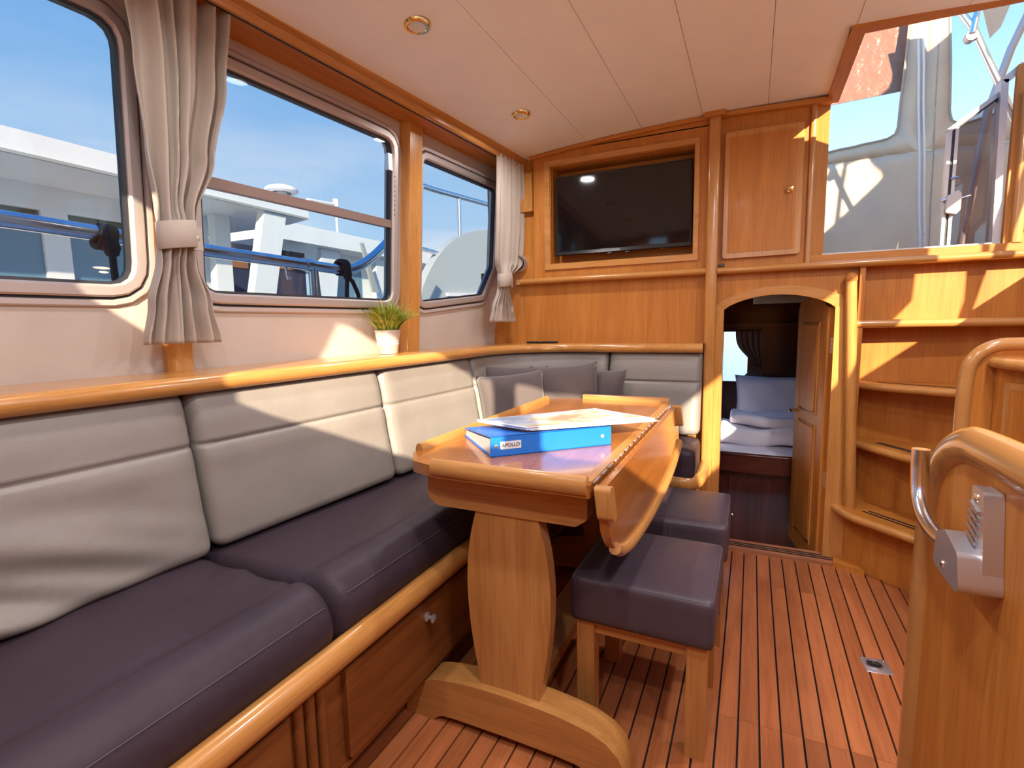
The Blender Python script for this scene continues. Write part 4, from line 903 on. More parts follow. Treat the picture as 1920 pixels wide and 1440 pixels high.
# ================================================================== ARCHED CABIN DOOR (open) and forward cabin
hx, hy = 0.330, 2.672; ex, ey = 0.243, 3.055
dv = Vector((ex - hx, ey - hy)); DL = dv.length; dv.normalize(); dn = Vector((-dv.y, dv.x))      # dn points to port
def dp(u, v, z): q = Vector((hx, hy)) + dv * u + dn * v; return (q.x, q.y, z)
dr = struct(empty('door_1', (hx, hy, -0.1)), 'open varnished arched cabin door with brass hinges')
topz = [(0.0, 1.150), (0.06, 1.175), (0.13, 1.196), (0.21, 1.208), (0.29, 1.206), (0.35, 1.192), (0.38, 1.172), (DL, 1.135)]
prof = [(0.0, -0.085)] + [(u, z) for u, z in topz] + [(DL, -0.085)]
bm = B(); prism(bm, [dp(u, 0.0, z) for u, z in prof], (dn.x * 0.026, dn.y * 0.026, 0)); fin('leaf', bm, wood_z, dr, 0.003)
def door_frame_panel(u0, u1, z0, z1):
    bm = B(); prism(bm, [dp(u, 0.026, z) for u, z in rloop([(u0, z0), (u1, z0), (u1, z1), (u0, z1)], 0.008, 3)], (dn.x * 0.008, dn.y * 0.008, 0)); fin('raised_panel', bm, wood_z, dr, 0.005)
    bm = B(); tube(bm, [dp(u, 0.027, z) for u, z in [(u0 - 0.012, z0 - 0.012), (u1 + 0.012, z0 - 0.012), (u1 + 0.012, z1 + 0.012), (u0 - 0.012, z1 + 0.012)]], 0.005, 8, closed=True); fin('panel_moulding', bm, rail_z, dr)
door_frame_panel(0.10, 0.30, 0.66, 1.07); door_frame_panel(0.10, 0.30, 0.02, 0.58)
for zz in (0.98, 0.36):
    h = boxo('hinge', 0.320, 0.3255, 2.664, 2.690, zz - 0.035, zz + 0.035, satin, dr, 0.001, 1); fin('pin', lathe(B(), [(0.005, zz - 0.036), (0.005, zz + 0.036)], 10, (0.324, 2.682, 0), 'z'), satin, h)
    for q in (-0.02, 0.0, 0.02): fin('screw', lathe(B(), [(0.003, 2.6635), (0.003, 2.665)], 8, (0.3232, 0, zz + q), 'y'), steel, h)
kn = dp(DL - 0.035, 0.026, 0.625); bm = B(); lathe(bm, [(0.011, 0.0), (0.011, 0.004), (0.005, 0.008), (0.005, 0.018), (0.011, 0.024), (0.012, 0.03), (0.006, 0.036), (0.0, 0.037)], 16, (0, 0, 0), 'x', caps=False)
bmesh.ops.transform(bm, matrix=Matrix.Translation(kn) @ Matrix.Rotation(math.atan2(dn.y, dn.x), 4, 'Z'), verts=bm.verts); fin('door_handle', bm, brass, dr)

fc = struct(empty('wall_front', (0, 4.2, 0)), 'dark mahogany lining of the forward cabin')
CW = (-0.215, -0.02, 0.64, 1.02)
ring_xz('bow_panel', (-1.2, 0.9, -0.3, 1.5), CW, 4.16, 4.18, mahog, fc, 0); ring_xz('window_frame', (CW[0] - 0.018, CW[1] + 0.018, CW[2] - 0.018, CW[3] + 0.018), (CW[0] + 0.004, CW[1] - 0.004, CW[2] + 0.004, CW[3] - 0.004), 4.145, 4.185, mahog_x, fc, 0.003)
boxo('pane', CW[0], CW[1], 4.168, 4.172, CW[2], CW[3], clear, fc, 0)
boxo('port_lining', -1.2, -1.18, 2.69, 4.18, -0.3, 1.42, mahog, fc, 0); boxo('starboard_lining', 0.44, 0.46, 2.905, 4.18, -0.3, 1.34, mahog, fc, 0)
bm = B(); [box(bm, *q) for q in ((-1.2, -0.75, 2.69, 4.2, 1.318, 1.335), (-0.2, 0.46, 2.69, 4.2, 1.318, 1.335), (-0.75, -0.2, 2.69, 3.2, 1.318, 1.335), (-0.75, -0.2, 3.75, 4.2, 1.318, 1.335))]; fin('deckhead', bm, mahog_x, fc, 0); boxo('added_hatch_pane', -0.75, -0.2, 3.2, 3.75, 1.325, 1.331, clear, fc, 0); boxo('cabin_sole', -1.2, 0.46, 2.665, 4.2, -0.32, -0.30, mahog_x, fc, 0)  # unseen hatch opening added so skylight brightens the forward cabin
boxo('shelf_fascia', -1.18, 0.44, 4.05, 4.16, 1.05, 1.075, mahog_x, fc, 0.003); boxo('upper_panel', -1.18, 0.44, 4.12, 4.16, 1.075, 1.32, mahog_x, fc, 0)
boxo('panel_stile', 0.06, 0.085, 4.14, 4.16, 0.5, 1.05, mahog, fc, 0.003)
cu = thing('cabin_curtain', 'small brown curtain drawn aside at the forward cabin window', 'curtain', (0.0, 4.12, 0.8)); bm = B(); G = []
for j in range(21):
    z = 1.03 - 0.42 * j / 20; t = j / 20; wl = 0.10 - 0.065 * math.exp(-((t - 0.62) / 0.25) ** 2); row = []
    for i in range(41): u = i / 40; row.append(bm.verts.new((0.07 - 2 * wl * (1 - u) * 0.9 + 0.0, 4.12 + 0.008 * math.sin(u * 30), z)))
    G.append(row)
for a, b in zip(G, G[1:]): [bm.faces.new((a[i], a[i + 1], b[i + 1], b[i])) for i in range(40)]
c = fin('cloth', bm, plain('brown_curtain', (0.20, 0.12, 0.08), 0.8), cu, ang=80); c.modifiers.new('thickness', 'SOLIDIFY').thickness = 0.002
fin('tieback', tube(B(), [(0.005, 4.108, 0.77), (0.035, 4.102, 0.765), (0.072, 4.108, 0.77), (0.072, 4.132, 0.77), (0.005, 4.132, 0.77)], 0.006, 8, closed=True), mahog, cu)
bed = thing('bunk', 'dark mahogany bunk with curved front board and panelled door below', 'bunk', (0.0, 3.6, -0.30))
fbd = [(-1.17, 3.20), (-0.5, 3.16), (-0.2, 3.125), (0.05, 3.105), (0.25, 3.11), (0.43, 3.13)]
def fpts(o): return [(p.x, p.y + o) for p in cr([Vector((a, b, 0)) for a, b in fbd], 5)]
fin('front_board', pxy(B(), fpts(0) + [(0.43, 3.20), (-1.17, 3.26)], 0.235, 0.328), mahog_x, bed, 0.006)
fin('cap_rail', tube(B(), [(p[0], p[1] + 0.012, 0.333) for p in fpts(0)], 0.013, 10), mahog_x, bed)
boxo('cabinet_front', -1.17, 0.43, 3.165, 3.18, -0.30, 0.24, mahog, bed, 0); boxo('platform', -1.17, 0.43, 3.17, 4.10, 0.22, 0.24, mahog, bed, 0)
d1 = boxo('cabinet_door', -0.095, 0.128, 3.150, 3.165, -0.27, 0.195, mahog, bed, 0.006); boxo('door_panel', -0.065, 0.098, 3.146, 3.152, -0.24, 0.165, mahog, d1, 0.004)
boxo('cabinet_door', -0.36, -0.125, 3.150, 3.165, -0.27, 0.195, mahog, bed, 0.006)
fin('knob', lathe(B(), [(0.0, 3.150), (0.006, 3.150), (0.004, 3.144), (0.008, 3.138), (0.0, 3.134)], 14, (-0.072, 0, -0.035), 'y', caps=False), steel, d1)
bm = B(); rbox(bm, 0.79, 0.455, 0.045, 0.03, 20, 14, 4, lambda p: Vector((-0.375 + p.x, 3.635 + p.y, 0.296 + p.z))); tag(fin('mattress', bm, sheet, None, ang=70), 'white sheeted mattress on the forward cabin bunk', 'mattress')
bm = B(); rbox(bm, 0.30, 0.16, 0.055, 0.05, 26, 18, 8, lambda p: Vector((0.10 + p.x + 0.01 * math.sin(p.z * 40), 3.46 + p.y + 0.015 * math.sin(p.x * 21), 0.398 + p.z + 0.010 * math.sin(p.x * 17 + p.y * 9) + 0.008 * math.sin(p.y * 33 - p.x * 11))))
tag(fin('folded_duvet', bm, sheet, None, ang=80), 'folded white duvet on the forward cabin bunk', 'duvet')
bm = B(); rbox(bm, 0.27, 0.13, 0.03, 0.028, 26, 16, 6, lambda p: Vector((0.16 + p.x, 3.49 + p.y + 0.02 * math.sin(p.x * 15), 0.486 + p.z + 0.014 * math.sin(p.x * 19 + p.y * 13) + 0.008 * math.sin(p.y * 41 + p.x * 23))))
tag(fin('folded_blanket', bm, sheet, None, ang=80), 'crumpled white top fold lying on the duvet', 'bedding')
def bed_pillow(label, c, size, yaw, tilt):
    o = pillow(label, c, yaw, tilt, size, 0, 0.06); o.name = 'bed_pillow'; o.data.materials.clear(); o.data.materials.append(sheet); o.scale = (1.35, 1, 1); return o
bed_pillow('white bed pillow standing against the forward cabin wall', (0.15, 3.92, 0.535), 0.37, R(2), R(-16)); bed_pillow('white bed pillow leaning at the port side of the bunk', (-0.42, 3.85, 0.53), 0.37, R(20), R(-18))

# ================================================================== STAIRCASE
stc = thing('staircase', 'varnished winding companionway stairs with rounded treads and a newel pole', 'stairs', (0.6, 2.6, 0.0))
def tread(nose, back, z):
    n3 = cr([Vector((a, b, 0)) for a, b in nose], 5)
    t = fin('tread', pxy(B(), [(p.x, p.y) for p in n3] + back, z - 0.034, z), wood_x, stc, 0)
    fin('nosing', tube(B(), [(p.x, p.y, z - 0.017) for p in n3], 0.017, 12), rail_x, t); return t
BK = [(1.128, 2.9), (0.42, 2.9)]
t1 = tread([(0.365, 2.640), (0.372, 2.585), (0.405, 2.508), (0.48, 2.432), (0.59, 2.325), (0.72, 2.20)], [(1.1, 2.2)] + BK, 0.27)
t2 = tread([(0.432, 2.700), (0.445, 2.655), (0.53, 2.520), (0.636, 2.366), (0.735, 2.24)], [(1.1, 2.24)] + BK, 0.557)
t3 = tread([(0.42, 2.70), (0.50, 2.630), (0.62, 2.552), (0.735, 2.482), (0.95, 2.37)], [(1.1, 2.37)] + BK, 0.82)
t4 = tread([(0.40, 2.606), (0.6, 2.602), (0.8, 2.600), (1.128, 2.60)], BK, 1.092)
def riser(a, b, z0, z1):
    a, b = Vector(a), Vector(b); d = (b - a).normalized(); nn = Vector((-d.y, d.x)) * 0.015
    return fin('riser', pxy(B(), [tuple(a), tuple(b), tuple(b + nn), tuple(a + nn)], z0, z1), wood_z, stc, 0)
riser((0.405, 2.60), (0.78, 2.26), 0.0, 0.238); riser((0.44, 2.730), (0.88, 2.425), 0.27, 0.525); riser((0.44, 2.802), (1.05, 2.49), 0.557, 0.79); riser((0.42, 2.755), (1.128, 2.70), 0.82, 1.06); riser((0.40, 2.668), (1.128, 2.664), 1.092, 1.318)
for t, pts in ((t1, [((0.455, 2.545), (0.70, 2.295)), ((0.478, 2.557), (0.72, 2.31))]), (t2, [((0.50, 2.63), (0.66, 2.39)), ((0.515, 2.64), (0.675, 2.40))]), (t3, [((0.50, 2.66), (0.80, 2.475))])):
    for (a, b) in pts:
        a, b = Vector(a), Vector(b); d = (b - a).normalized(); nn = Vector((-d.y, d.x)) * 0.009; zt = {t1.name: 0.27, t2.name: 0.557, t3.name: 0.82}[t.name]
        fin('nonslip_strip', pxy(B(), [tuple(a), tuple(b), tuple(b + nn), tuple(a + nn)], zt, zt + 0.0018), caulk, t, 0)
boxo('stair_side', 0.405, 0.425, 2.60, 2.90, 0.0, 1.318, wood_z, stc, 0); boxo('stair_back', 0.405, 1.128, 2.90, 2.92, -0.3, 1.318, wood_z, stc, 0)
nw = fin('newel_pole', tube(B(), [(0.415, 2.575, 0.27), (0.403, 2.58, 0.6), (0.388, 2.587, 0.95), (0.374, 2.594, 1.262)], 0.021, 16, up=(0, 1, 0)), rail_z, stc)
fin('newel_cap', lathe(B(), [(0.021, 0.0), (0.023, 0.006), (0.023, 0.022), (0.017, 0.032), (0.008, 0.037), (0.0, 0.038)], 18, (0.374, 2.594, 1.255), 'z', caps=False), wood_x, stc)

# ================================================================== GALLEY PARTITION (near right) and galley cabinet
PX = 0.32
gp = thing('galley_partition', 'varnished galley side panel with a thick rounded capping rail', 'partition', (PX, 0.9, 0.0))
capl = [(PX, 1.178, 0.0), (PX, 1.178, 0.30), (PX, 1.178, 0.62), (PX, 1.165, 0.755), (PX, 1.115, 0.848), (PX, 1.03, 0.893), (PX, 0.93, 0.903), (PX, 0.70, 0.905), (PX, 0.40, 0.905), (PX, 0.05, 0.905)]
capl = [(x_ + 0.0, y_, z_) for x_, y_, z_ in capl]
fin('capping_rail', tube(B(), cr(capl, 7), 0.030, 16, up=(1, 0, 0), rz=0.022), cap_w, gp)
cp = [(p.y, p.z) for p in cr([Vector(c) for c in capl], 5)]
fin('panel', pyz(B(), [(0.05, 0.0)] + cp, PX - 0.006, PX + 0.012), wood_z, gp, 0)
# steel lever handle on the partition
hd = thing('steel_lever_latch', 'satin steel lever bracket with a bent round arm screwed to the galley panel', 'latch', (PX - 0.01, 0.90, 0.79))
xf = PX - 0.0065
fin('back_plate', pyz(B(), rloop([(0.852, 0.735), (0.905, 0.735), (0.912, 0.862), (0.872, 0.862)], 0.006, 3), xf - 0.022, xf), satin, hd, 0.003)
fin('base_block', pyz(B(), rloop([(0.845, 0.722), (0.955, 0.722), (0.948, 0.775), (0.915, 0.79), (0.862, 0.775)], 0.012, 4), xf - 0.048, xf), satin, hd, 0.006)
arm = [(xf - 0.030, 0.93, 0.758), (xf - 0.034, 0.985, 0.752), (xf - 0.036, 1.045, 0.760), (xf - 0.036, 1.085, 0.785), (xf - 0.036, 1.098, 0.825), (xf - 0.036, 1.100, 0.868)]
fin('lever_arm', tube(B(), cr(arm, 6), 0.0135, 14, up=(1, 0, 0)), steel, hd)
for i in range(6): fin('rib', tube(B(), [(xf - 0.024, 0.878, 0.775 + i * 0.011), (xf - 0.024, 0.893, 0.779 + i * 0.011), (xf - 0.024, 0.908, 0.783 + i * 0.011)], 0.0035, 6), steel, hd)
fin('screw', lathe(B(), [(0.0, xf - 0.0245), (0.006, xf - 0.0235), (0.007, xf - 0.021)], 14, (0, 0.893, 0.848), 'x', caps=False), steel, hd); fin('screw', lathe(B(), [(0.0, xf - 0.051), (0.005, xf - 0.050), (0.006, xf - 0.047)], 14, (0, 0.912, 0.738), 'x', caps=False), steel, hd)

gc = thing('galley_cabinet', 'varnished galley cabinet with curved capping rail beside the stairs', 'cabinet', (0.85, 1.95, 0.0))
gl = [(0.605, 2.02, 0.0), (0.605, 2.02, 0.35), (0.605, 2.02, 0.74), (0.607, 2.02, 0.90), (0.622, 2.02, 0.968), (0.665, 2.02, 1.006), (0.73, 2.02, 1.014), (0.90, 2.02, 1.014), (1.12, 2.02, 1.014)]
fin('capping_rail', tube(B(), cr(gl, 6), 0.020, 14, up=(0, 1, 0)), cap_w, gc)
gq = [(p.x, p.z) for p in cr([Vector(c) for c in gl], 4)]
fin('end_panel', pxz(B(), gq + [(1.12, 0.0)], 2.012, 2.028), wood_z, gc, 0)
ct = [(0.668, 2.005), (0.664, 1.98), (0.672, 1.93), (0.70, 1.85), (0.76, 1.75), (1.12, 1.75), (1.12, 2.005)]
fin('countertop', pxy(B(), ct, 0.945, 0.975), wood_x, gc, 0); fin('counter_nosing', tube(B(), cr([(a, b, 0.960) for a, b in ct[:5]], 5), 0.017, 12), rail_x, gc)
fa = Vector((0.672, 2.0)); fb = Vector((0.80, 1.70)); fd = (fb - fa).normalized(); fnn = Vector((fd.y, -fd.x))
fin('front', pxy(B(), [(0.672, 2.005), (0.80, 1.72), (1.12, 1.72), (1.12, 2.005)], 0.0, 0.945), wood_z, gc, 0)
def gcp(u, z, o): q = fa + fd * u + fnn * o; return (q.x, q.y, z)
bm = B(); prism(bm, [gcp(u, z, 0.0) for u, z in rloop([(0.045, 0.70), (0.26, 0.70), (0.26, 0.905), (0.045, 0.905)], 0.01, 3)], (fnn.x * 0.014, fnn.y * 0.014, 0)); gd = fin('cabinet_door', bm, rail_z, gc, 0.005)
bm = B(); prism(bm, [gcp(u, z, 0.0135) for u, z in [(0.063, 0.72), (0.242, 0.72), (0.242, 0.885), (0.063, 0.885)]], (fnn.x * 0.002, fnn.y * 0.002, 0)); fin('door_panel', bm, wood_z, gd, 0)

# floor hatch pull
fh = thing('floor_hatch_pull', 'small chrome flush ring pull set into the teak floor', 'hatch pull', (0.392, 1.838, 0.0))
FM = Matrix.Translation((0.392, 1.838, 0.0)) @ Matrix.Rotation(R(8), 4, 'Z')
bm = box(B(), -0.036, 0.036, -0.036, 0.036, 0.0002, 0.003); bmesh.ops.transform(bm, matrix=FM, verts=bm.verts); fin('plate', bm, satin, fh, 0.001)
bm = lathe(B(), [(0.020, 0.003), (0.019, 0.0033), (0.0, 0.0033)], 20, (-0.006, 0, 0), 'z', caps=False); bmesh.ops.transform(bm, matrix=FM, verts=bm.verts); fin('recess', bm, black, fh)
bm = tube(B(), [(-0.006 + 0.021 * math.cos(t), 0.021 * math.sin(t), 0.0045) for t in [2 * math.pi * i / 24 for i in range(24)]], 0.0026, 8, closed=True); bmesh.ops.transform(bm, matrix=FM, verts=bm.verts); fin('ring', bm, steel, fh)
for sx in (-1, 1):
    for sy in (-1, 1):
        bm = lathe(B(), [(0.003, 0.003), (0.002, 0.0042), (0.0, 0.0042)], 10, (sx * 0.030, sy * 0.030, 0), 'z', caps=False); bmesh.ops.transform(bm, matrix=FM, verts=bm.verts); fin('screw', bm, steel, fh)

# ================================================================== COMPANIONWAY DOOR AND CANVAS ENCLOSURE
ad = thing('companionway_door', 'aluminium framed glass companionway door with a raked top rail', 'door', (0.77, 2.69, 1.384))
def bar2(name, a, b, w, y0, y1, mat, parent, bev=0.002):
    a, b = Vector(a), Vector(b); d = (b - a).normalized(); nn = Vector((-d.y, d.x)) * w / 2
    return fin(name, pxz(B(), [tuple(a - nn), tuple(b - nn), tuple(b + nn), tuple(a + nn)], y0, y1), mat, parent, bev)
bar2('outer_stile', (0.690, 1.384), (0.690, 1.838), 0.012, 2.675, 2.705, alu, ad); bar2('stile_gasket', (0.701, 1.384), (0.701, 1.835), 0.009, 2.680, 2.700, gasket, ad); bar2('inner_stile', (0.7115, 1.384), (0.7115, 1.845), 0.011, 2.675, 2.705, alu, ad)
bar2('top_rail', (0.684, 1.836), (0.846, 1.958), 0.016, 2.674, 2.706, alu, ad); bar2('top_gasket', (0.692, 1.829), (0.846, 1.945), 0.006, 2.678, 2.702, gasket, ad)
bar2('channel', (0.852, 1.380), (0.838, 1.990), 0.022, 2.655, 2.71, alu, ad); bar2('head_channel', (0.835, 1.985), (0.95, 2.085), 0.024, 2.655, 2.71, alu, ad)
fin('pane', pxz(B(), [(0.716, 1.386), (0.842, 1.386), (0.842, 1.948), (0.716, 1.853)], 2.688, 2.692), smoke, ad, 0)
lt = fin('latch_case', pxz(B(), rloop([(0.688, 1.515), (0.722, 1.505), (0.734, 1.522), (0.734, 1.585), (0.722, 1.598), (0.690, 1.58)], 0.005, 3), 2.648, 2.676), alu_w, ad, 0.004)
fin('thumb_lever', tube(B(), [(0.672, 2.655, 1.562), (0.685, 2.655, 1.567), (0.700, 2.655, 1.572)], 0.005, 10), steel, lt); fin('spindle', tube(B(), [(0.734, 2.662, 1.567), (0.752, 2.662, 1.572), (0.766, 2.662, 1.575)], 0.004, 10), steel, lt)
fin('hook', tube(B(), [(0.700, 2.668, 1.648), (0.712, 2.664, 1.65), (0.722, 2.662, 1.65)], 0.004, 8), steel, ad)

cvs = thing('canvas_screen', 'beige canvas cockpit screen with clear vinyl windows and a zip', 'canvas', (0.8, 3.6, 1.3))
CY = 3.60
def fold(x, z): return CY + 0.012 * math.sin(x * 9 + z * 2) + 0.006 * math.sin(z * 13 + x * 5) + (0.010 * math.sin(x * 55) * math.exp(-((z - 2.02) / 0.07) ** 2))
bm = B(); hl = [resample(rloop([(0.20, 2.055), (0.69, 2.092), (0.716, 2.75), (0.20, 2.75)], [0.02, 0.06, 0.03, 0.02], 8), 60), resample(rloop([(0.925, 2.10), (1.75, 2.32), (1.75, 2.78), (0.885, 2.78)], [0.07, 0.05, 0.05, 0.02], 8), 60)]
spans_fill(bm, 2.0, 2.85, 0.0, 2.0, [(0.1, 0.80, hl[0]), (0.80, 1.9, hl[1])], lambda u, z: Vector((u, fold(u, z), z)))
for i in range(50):
    for j in range(14):
        q = [(0.0 + 2.0 * a / 50, 1.2 + 0.8 * b / 14) for a, b in ((i, j), (i + 1, j), (i + 1, j + 1), (i, j + 1))]; bm.faces.new([bm.verts.new((a, fold(a, b), b)) for a, b in q])
bmesh.ops.remove_doubles(bm, verts=bm.verts, dist=0.0005)
cs = fin('cloth', bm, canvas, cvs, ang=80); cs.modifiers.new('thickness', 'SOLIDIFY').thickness = 0.003
for l in hl:
    fin('window_binding', tube(B(), [(p[0], fold(*p) - 0.004, p[1]) for p in l], 0.006, 6, closed=True), canvas_t, cvs)
    bm = B(); bm.faces.new([bm.verts.new((p[0], fold(*p) + 0.004, p[1])) for p in l]); fin('clear_window', bm, vinyl, cvs)
for dx in (-0.011, 0.011): fin('zip_tape', tube(B(), [(0.837 - 0.072 * (z - 1.497) / 1.13 * 1.0 + dx, fold(0.8, z) - 0.006, z) for z in [1.25 + 1.6 * i / 20 for i in range(21)]], 0.0055, 8), white, cvs)
fin('zip_pull', tube(B(), [(0.846, CY - 0.02, 1.60), (0.847, CY - 0.022, 1.57), (0.846, CY - 0.02, 1.545)], 0.006, 8), satin, cvs)
fin('canvas_seam', tube(B(), [(0.868 - 0.02 * (z - 1.5), fold(0.86, z) - 0.003, z) for z in [1.25 + 1.6 * i / 20 for i in range(21)]], 0.003, 6), canvas_t, cvs)
fvy = tag(fin('reflection_flap', pxz(B(), [(0.22, 2.335), (0.735, 2.352), (0.735, 2.80), (0.22, 2.80)], CY + 0.045, CY + 0.049), pink_refl), 'wrinkled pinkish flap added for the reflection in the canvas window', 'flap')  # sheet added to stand in for the reflection in the window
scn = thing('shade_canvas', 'unseen beige starboard canvas wall, cut to shape sun and shade on the cockpit screen', 'canvas', (1.35, 2.8, 2.0))
bm = B(); hp = resample(rloop([(1.78, 2.44), (2.32, 2.49), (2.17, 2.67), (1.78, 2.84)], 0.02, 4), 40)  # opening shaped to throw the sun patch onto the canvas screen
spans_fill(bm, 2.06, 2.98, 1.65, 2.45, [(1.70, 2.40, hp)], lambda u, z: Vector((1.36, u, z))); bm.faces.new([bm.verts.new(p) for p in ((1.36, 2.45, 1.3), (1.36, 3.62, 1.3), (1.36, 3.62, 2.98), (1.36, 2.45, 2.98))])
o = fin('cloth', bm, canvas, scn, smooth=False); o.modifiers.new('thickness', 'SOLIDIFY').thickness = 0.003
for (ya, yb) in ((1.66, 1.66), (2.42, 2.42), (3.58, 3.58)): fin('pole', tube(B(), [(1.345, ya, 1.35), (1.345, ya, 2.2), (1.345, yb, 2.98)], 0.012, 10, up=(1, 0, 0)), steel, scn)
fin('shade_strap', tube(B(), [(1.355, 1.93, 2.42), (1.355, 1.97, 2.6), (1.355, 2.02, 2.85)], 0.014, 8, up=(1, 0, 0)), canvas_t, scn)  # unseen strap added across the opening to split its sun patch
tbx = thing('canopy_frame', 'stainless steel tube bow holding up the canvas canopy', 'canopy frame', (0.9, 2.9, 2.1))
fin('tube', tube(B(), [(0.70, 2.9, 2.46), (0.80, 2.9, 2.29), (0.895, 2.9, 2.06), (0.95, 2.9, 1.92), (1.10, 2.9, 1.58), (1.15, 2.9, 1.345)], 0.013, 12, up=(0, 1, 0)), steel, tbx)
fin('brace', tube(B(), [(0.79, 2.88, 2.27), (0.81, 2.9, 2.40), (0.83, 2.95, 2.6)], 0.012, 12, up=(0, 1, 0)), steel, tbx); fin('clamp', lathe(B(), [(0.02, -0.02), (0.022, 0.0), (0.02, 0.02)], 14, (0.79, 2.9, 2.265), 'y'), satin, tbx)
fin('window_post', tube(B(), [(0.90, 3.2, 1.40), (0.955, 3.2, 2.03), (1.02, 3.2, 2.30), (1.16, 3.2, 2.70)], 0.016, 10, up=(0, 1, 0)), alu, tbx)
fin('canvas_gusset', pxz(B(), [(0.86, 2.75), (0.965, 2.75), (1.03, 2.55), (0.99, 2.42), (0.955, 2.38)], 3.24, 3.246), canvas, tbx, 0)
struct(boxo('floor_deck', 0.44, 1.5, 2.72, 3.7, 1.28, 1.30, plain('deck_teak_grey', (0.35, 0.25, 0.17), 0.7), None, 0), 'raised cockpit deck above the stairs')
gr = thing('shadow_tube', 'slanted steel tube added outside the starboard windows to cast a bar of shade', 'rail', (1.3, 1.7, 1.4))
fin('tube', tube(B(), [(1.30, 1.60, 1.25), (1.30, 1.66, 1.39), (1.30, 1.76, 1.606), (1.30, 1.83, 1.76), (1.30, 1.93, 1.98)], 0.018, 12, up=(1, 0, 0)), steel, gr); fin('foot', lathe(B(), [(0.03, 1.24), (0.03, 1.25), (0.02, 1.262)], 14, (1.30, 1.60, 0), 'z'), steel, gr)  # unseen tube, placed for the slanted shadow on the stair panel
struct(boxo('side_deck', 1.17, 1.75, -2.0, 3.7, 1.20, 1.24, gelcoat, None, 0.01), 'white starboard side deck')

# ================================================================== OUTSIDE TO PORT
OX = -1.95
ra = thing('deck_handrail', 'polished steel deck handrail with stanchions outside the side windows', 'handrail', (OX, 1.2, 0.9))
fin('top_tube', tube(B(), cr([(OX, -1.2, 1.44), (OX, 0.0, 1.432), (OX, 0.73, 1.427), (OX, 1.33, 1.411), (OX, 1.83, 1.404), (OX, 2.06, 1.402), (OX, 2.18, 1.425), (OX, 2.29, 1.480), (OX, 2.40, 1.555), (OX, 2.50, 1.640), (OX, 2.64, 1.80), (OX, 2.80, 1.99)], 6), 0.026, 14, up=(1, 0, 0)), steel, ra)
for yy in (1.075, 1.865, -0.1): fin('stanchion', tube(B(), [(OX, yy, 0.9), (OX, yy, 1.2), (OX, yy, 1.405)], 0.019, 12, up=(1, 0, 0)), steel, ra)
fin('collar', lathe(B(), [(0.033, 1.82), (0.033, 1.85)], 16, (OX, 0, 1.404), 'y'), steel, ra); fin('stanchion', tube(B(), [(OX, 1.905, 0.9), (OX, 1.90, 1.2), (OX, 1.885, 1.405)], 0.014, 12, up=(1, 0, 0)), steel, ra)
fin('hook', tube(B(), [(OX, 1.71, 1.38), (OX, 1.715, 1.345), (OX, 1.72, 1.33), (OX, 1.73, 1.335)], 0.007, 8, up=(1, 0, 0)), steel, ra)
def fender_line(label, y, tails):
    t = thing('fender_line', label, 'rope', (OX, y, 1.3))
    for k in (-0.016, 0.0, 0.016): fin('knot_turn', tube(B(), [(OX + 0.034 * math.cos(a), y + k + 0.006 * math.sin(a), 1.412 + 0.034 * math.sin(a)) for a in [2 * math.pi * i / 18 for i in range(18)]], 0.011, 8, closed=True, up=(0, 1, 0)), rope, t)
    fin('knot', lathe(B(), [(0.0, -0.035), (0.018, -0.025), (0.026, 0.0), (0.02, 0.022), (0.0, 0.03)], 12, (OX + 0.036, y, 1.375), 'z', caps=False), rope, t)
    for tl in tails: fin('tail', tube(B(), cr([(OX + 0.036, y, 1.37)] + tl, 5), 0.011, 8, up=(1, 0, 0)), rope, t)
fender_line('black fender line hitched to the handrail outside the first window', 0.985, [[(OX + 0.03, 0.99, 1.25), (OX + 0.03, 1.0, 1.05), (OX, 1.0, 0.75)]])
fender_line('black fender line with two tails hitched to the handrail outside the second window', 2.065, [[(OX + 0.03, 2.06, 1.27), (OX + 0.03, 2.055, 1.1), (OX, 2.05, 0.8)], [(OX + 0.03, 2.12, 1.32), (OX + 0.03, 2.155, 1.2), (OX, 2.17, 0.8)]])
struct(boxo('port_side_deck', -2.1, -1.56, -4.0, 2.4, 0.80, 0.90, gelcoat, None, 0.01), 'white port side deck'); struct(boxo('hull', -2.1, -1.70, -4.0, 6.0, -0.75, 0.80, gelcoat, None, 0.01), 'white hull side')
struct(boxo('fore_deck', -2.1, -1.45, 2.4, 6.0, 0.80, 0.92, gelcoat, None, 0.01), 'white fore deck')
# bow bulwark and rails of this boat
bw = thing('bow_bulwark', 'pale blue-grey curved boat bow with a steel rail seen through the small window', 'bow', (-2.6, 5.0, -0.7))
def bq(y, z): return (y * 1.486, 1.1 + (z - 1.1) * 1.486)
cv = cr([Vector((*bq(a_, b_), 0)) for a_, b_ in [(2.38, 0.9), (2.41, 1.10), (2.455, 1.228), (2.544, 1.386), (2.727, 1.562), (2.993, 1.698), (3.422, 1.795), (4.2, 1.86), (5.0, 1.90)]], 5)
fin('plate', pyz(B(), [(3.5, -0.7)] + [(p.x, p.y) for p in cv] + [(bq(5.0, 1)[0], -0.7)], -2.68, -2.60), bulw, bw, 0.012)
fin('ledge', pyz(B(), [bq(2.75, 1.285), bq(3.5, 1.31), bq(3.5, 1.335), bq(2.75, 1.305)], -2.60, -2.575), gelcoat, bw, 0.004)
def brl(name, pts, r): fin(name, tube(B(), cr([(-2.64, *bq(a_, b_)) for a_, b_ in pts], 6), r, 12, up=(1, 0, 0)), steel, bw)
brl('rail', [(2.40, 1.66), (2.42, 1.83), (2.50, 1.905), (2.75, 1.925), (3.43, 1.975), (4.5, 2.05)], 0.025)
brl('rail_post', [(2.985, 1.69), (2.985, 1.8), (2.985, 1.94)], 0.02)
